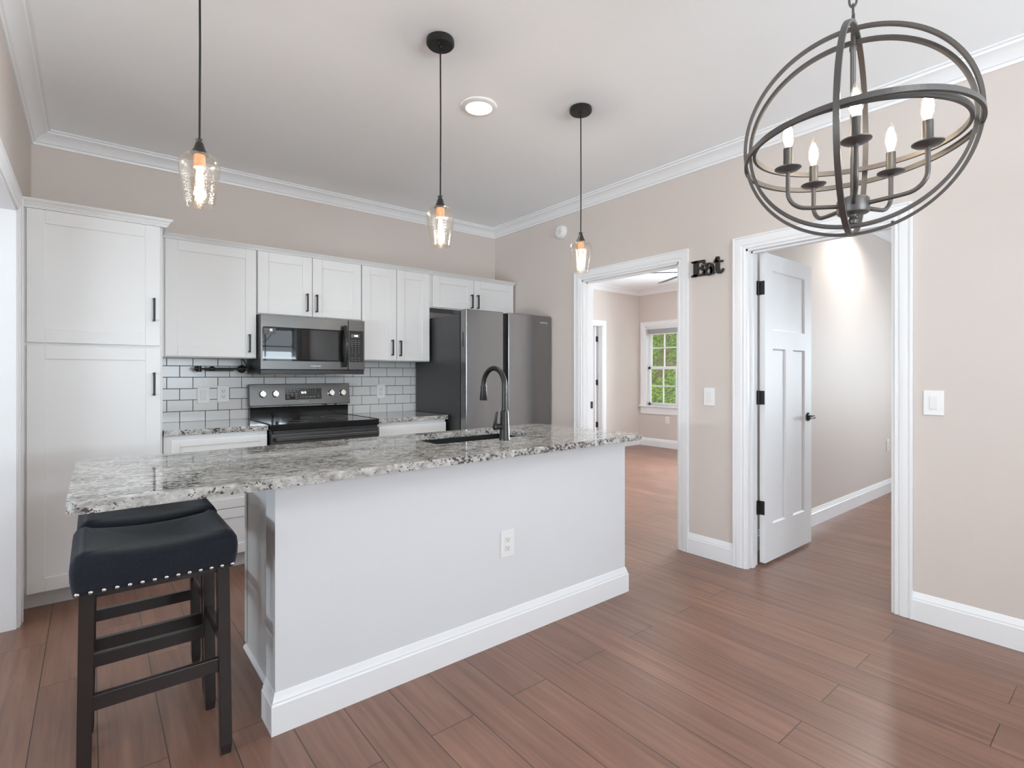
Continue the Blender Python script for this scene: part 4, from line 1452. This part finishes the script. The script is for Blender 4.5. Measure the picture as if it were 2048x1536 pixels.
# ------------------------------------------------------------------ pendants
def make_pendant(x, y, zt, label):
    """zt = top of the glass"""
    t = thing('pendant_light', label, 'pendant light', (x, y, CH), 'seeded glass pendants in a row')
    part('canopy', MB().lathe((x, y, CH), [(0.060, -0.0005), (0.062, -0.006), (0.062, -0.022), (0.055, -0.030), (0.010, -0.031), (0.008, -0.042)], 40), BLACKM, t, smooth=True)
    mb = MB()
    for a in (0.8, 3.94):
        mb.ball((x+0.03*math.cos(a), y+0.03*math.sin(a), CH-0.032), 0.006, 10, 8)
    part('canopy_screw', mb, BLACKM, t, smooth=True)
    part('cord', MB().tube([(x, y, CH-0.035), (x+0.0015, y, (CH+zt)/2), (x, y, zt+0.03)], 0.0034, 10), BLACKM, t, smooth=True)
    part('socket_cap', MB().lathe((x, y, zt), [(0.011, 0.046), (0.012, 0.044), (0.009, 0.036), (0.012, 0.032), (0.018, 0.012), (0.028, -0.003), (0.026, -0.006), (0.018, -0.008)], 28), BRONZE, t, smooth=True)
    part('socket', MB().lathe((x, y, zt), [(0.018, -0.004), (0.018, -0.050), (0.014, -0.052)], 24), AMBER, t, 'amber socket sleeve', smooth=True)
    gp = [(0.022, -0.004), (0.040, -0.006), (0.053, -0.014), (0.0605, -0.028), (0.0625, -0.045), (0.0610, -0.065), (0.0560, -0.105), (0.0500, -0.145), (0.0445, -0.178), (0.0430, -0.178),
          (0.0485, -0.145), (0.0545, -0.105), (0.0595, -0.065), (0.0610, -0.045), (0.0590, -0.029), (0.052, -0.0165), (0.040, -0.0085), (0.022, -0.007)]
    part('glass_shade', MB().lathe((x, y, zt), gp, 48, cap=False), SHADE, t, 'clear seeded glass bell shade', smooth=True, angle=60)
    part('bulb', MB().lathe((x, y, zt), [(0.012, -0.046), (0.016, -0.060), (0.0165, -0.118), (0.012, -0.130), (0.0005, -0.134)], 20, cap=False), BULBG, t, smooth=True)
    fm = MB()
    for k in range(4):
        a = k*PI/2
        fm.tube([(x+0.005*math.cos(a), y+0.005*math.sin(a), zt-0.058), (x+0.008*math.cos(a), y+0.008*math.sin(a), zt-0.090), (x+0.004*math.cos(a), y+0.004*math.sin(a), zt-0.122)], 0.0034, 8)
    part('filament', fm, E_BULB, t, 'glowing filament', smooth=True)
    d = bpy.data.lights.new('pendant_glow', 'POINT')
    d.energy = 15.5
    d.color = (1.0, 0.95, 0.89)
    d.shadow_soft_size = 0.012
    o = bpy.data.objects.new('pendant_glow', d)
    o.location = Vector((x, y, zt-0.09))-ORG[t.name]
    o.parent = t
    COL.objects.link(o)
    return t
p1 = make_pendant(0.2855, 2.04, 1.998, 'seeded glass pendant at the left, nearest the pantry')
PZ = 1.998
p2 = copy_tree(p1)
p2.location = (1.213, 2.010, CH)
p2['label'] = 'middle glass pendant, hanging over the centre of the island'
p3 = copy_tree(p1)
p3.location = (2.137, 2.030, CH)
p3['label'] = 'seeded glass pendant nearest the bedroom doorway'

# ------------------------------------------------------------------ recessed downlights
def downlight(x, y, label, energy, r=0.098, group=None):
    t = thing('recessed_light', label, 'ceiling light', (x, y, CH), group)
    part('trim_ring', MB().lathe((x, y, CH), [(r, -0.0005), (r, -0.008), (r-0.006, -0.012), (r-0.024, -0.014), (r-0.026, -0.010), (r-0.026, -0.001)], 48, cap=False), PLASTIC, t, smooth=True)
    part('diffuser', MB().lathe((x, y, CH), [(0.0005, -0.0135), (r-0.045, -0.0130), (r-0.026, -0.0110), (r-0.026, -0.001)], 48, cap=False), E_LED, t, 'glowing white diffuser', smooth=True)
    d = bpy.data.lights.new('recessed_glow', 'SPOT')
    d.energy = energy
    d.color = (1.0, 0.97, 0.93)
    d.spot_size = math.radians(150)
    d.spot_blend = 0.6
    d.shadow_soft_size = 0.07
    o = bpy.data.objects.new('recessed_glow', d)
    o.location = (0, 0, -0.03)
    o.parent = t
    COL.objects.link(o)
    return t
downlight(1.680, 2.372, 'round lit ceiling light between two pendants', 27)
downlight(5.35, 1.42, 'round ceiling light close to the pale partition wall', 75, group='ceiling lights out of view')
downlight(0.9, -0.9, 'added round ceiling light over the floor behind the viewer', 34, group='ceiling lights out of view')  # unseen lamp added to help light the room

# ------------------------------------------------------------------ chandelier
CC = Vector((1.5942, 0.5125, 1.8945))
t = thing('chandelier', 'dark metal orb chandelier with five lit candle bulbs hanging by a chain', 'chandelier', (CC.x, CC.y, CH))
BW, BT = 0.0135, 0.0080
def unit_az(azd, tz):
    return (math.cos(math.radians(azd)), math.sin(math.radians(azd)), tz)
part('orb_ring', MB().band(CC, (0.927, 0.355, 0.119), 0.270, BW, BT), CHANM, t)
part('orb_ring', MB().band(CC, (0.944, 0.324, -0.064), 0.2573, BW, BT), CHANM, t)
part('orb_ring', MB().band(CC, (-0.192, 0.981, 0.031), 0.2705, BW, BT), CHANM, t)
part('orb_ring', MB().band(CC+Vector((0, 0, -0.021)), (0.003, -0.017, 1.0), 0.2451, BW, BT), CHANM, t)
part('orb_ring', MB().band(CC+Vector((0, 0, -0.040)), (0.044, 0.056, 0.997), 0.2677, BW, BT), CHANM, t)
mb = MB()
mb.lathe((CC.x, CC.y, 0), [(0.0045, 1.700), (0.0065, 1.701), (0.0065, 2.115), (0.0085, 2.118), (0.0085, 2.128), (0.0055, 2.132), (0.0055, 2.168)], 20)
part('stem', mb, CHANM, t, smooth=True)
mb = MB()
mb.lathe((CC.x, CC.y, 0), [(0.0005, 1.648), (0.010, 1.652), (0.012, 1.660), (0.008, 1.670), (0.010, 1.676), (0.036, 1.679), (0.038, 1.684), (0.038, 1.714), (0.034, 1.719), (0.010, 1.722), (0.006, 1.735)], 36)
part('hub', mb, CHANM, t, smooth=True, angle=30)
for k, azd in enumerate((-16, -88, -160, 128, 56)):
    a = math.radians(azd)
    d = Vector((math.cos(a), math.sin(a), 0))
    P0 = Vector((CC.x, CC.y, 1.700))
    path = [P0+d*0.034]
    path.append(P0+d*0.10+Vector((0, 0, 0.002)))
    for i in range(9):
        b = -PI/2+i*PI/16
        path.append(P0+d*(0.115+0.045*math.cos(b))+Vector((0, 0, 0.048+0.045*math.sin(b))))
    path.append(P0+d*0.160+Vector((0, 0, 0.112)))
    arm = part('arm', MB().tube([tuple(p) for p in path], 0.0058, 12), CHANM, t, smooth=True)
    px, py = CC.x+0.160*math.cos(a), CC.y+0.160*math.sin(a)
    part('drip_pan', MB().lathe((px, py, 1.805), [(0.006, 0), (0.012, 0.001), (0.026, 0.004), (0.033, 0.009), (0.0335, 0.011), (0.026, 0.007), (0.012, 0.004)], 28), CHANM, arm, smooth=True)
    part('candle_sleeve', MB().lathe((px, py, 1.808), [(0.0115, 0), (0.0115, 0.062), (0.009, 0.063)], 22), CHANM, arm, smooth=True)
    part('bulb', MB().lathe((px, py, 1.870), [(0.0085, 0), (0.0095, 0.006), (0.0150, 0.020), (0.0170, 0.033), (0.0150, 0.050), (0.0090, 0.070), (0.0040, 0.083), (0.0005, 0.088)], 22, cap=False), BULBG, arm, 'clear flame-shaped bulb', smooth=True)
    part('filament', MB().lathe((px, py, 1.875), [(0.0005, 0), (0.0085, 0.010), (0.0128, 0.026), (0.0110, 0.044), (0.0055, 0.060), (0.0005, 0.068)], 16), E_CAND, arm, 'glowing filament', smooth=True)
    ld = bpy.data.lights.new('candle_glow', 'POINT')
    ld.energy = 4.2
    ld.color = (1.0, 0.92, 0.84)
    ld.shadow_soft_size = 0.012
    o = bpy.data.objects.new('candle_glow', ld)
    o.location = Vector((px, py, 1.905))-ORG[t.name]
    o.parent = t
    COL.objects.link(o)
# loop and chain
TP = 2.165
lp = [(CC.x+0.026*math.cos(b), CC.y+0.010*math.cos(b), TP+0.022+0.026*math.sin(b)) for b in [2*PI*i/28 for i in range(28)]]
part('loop', MB().tube(lp, 0.0032, 10, closed=True), CHANM, t, smooth=True)
z = TP+0.058
k = 0
while z < CH-0.05:
    a = 0.35 if k % 2 == 0 else 0.35+PI/2
    pts = []
    for i in range(24):
        b = 2*PI*i/24
        u = 0.0085*math.cos(b)
        v = 0.019*math.sin(b)
        pts.append((CC.x+u*math.cos(a), CC.y+u*math.sin(a), z+v))
    part('chain_link', MB().tube(pts, 0.0028, 8, closed=True), CHANM, t, smooth=True)
    z += 0.031
    k += 1
part('canopy', MB().lathe((CC.x, CC.y, CH), [(0.065, -0.0005), (0.065, -0.010), (0.045, -0.028), (0.012, -0.034), (0.008, -0.05)], 40), CHANM, t, smooth=True)

# ------------------------------------------------------------------ bedroom ceiling fan
FC = Vector((5.46, 3.42, 2.45))
t = thing('ceiling_fan', 'dark ceiling fan glimpsed at the top of the bedroom doorway', 'ceiling fan', (FC.x, FC.y, CH))
part('downrod', MB().lathe((FC.x, FC.y, 0), [(0.06, CH-0.001), (0.06, CH-0.03), (0.014, CH-0.05), (0.014, 2.55)], 24), BLACKM, t, smooth=True)
part('motor_housing', MB().lathe((FC.x, FC.y, 0), [(0.02, 2.56), (0.085, 2.54), (0.10, 2.50), (0.10, 2.46), (0.07, 2.43), (0.0005, 2.42)], 32), BLACKM, t, smooth=True)
for k in range(5):
    a = math.radians(135+72*k)
    M = Matrix.Translation(FC) @ Matrix.Rotation(a, 4, 'Z') @ Matrix.Rotation(math.radians(-13), 4, 'X')
    part('fan_blade', MB().box(0.09, 0.70, -0.06, 0.06, -0.004, 0.004, M), BLACKM, t, bevel=0.003)
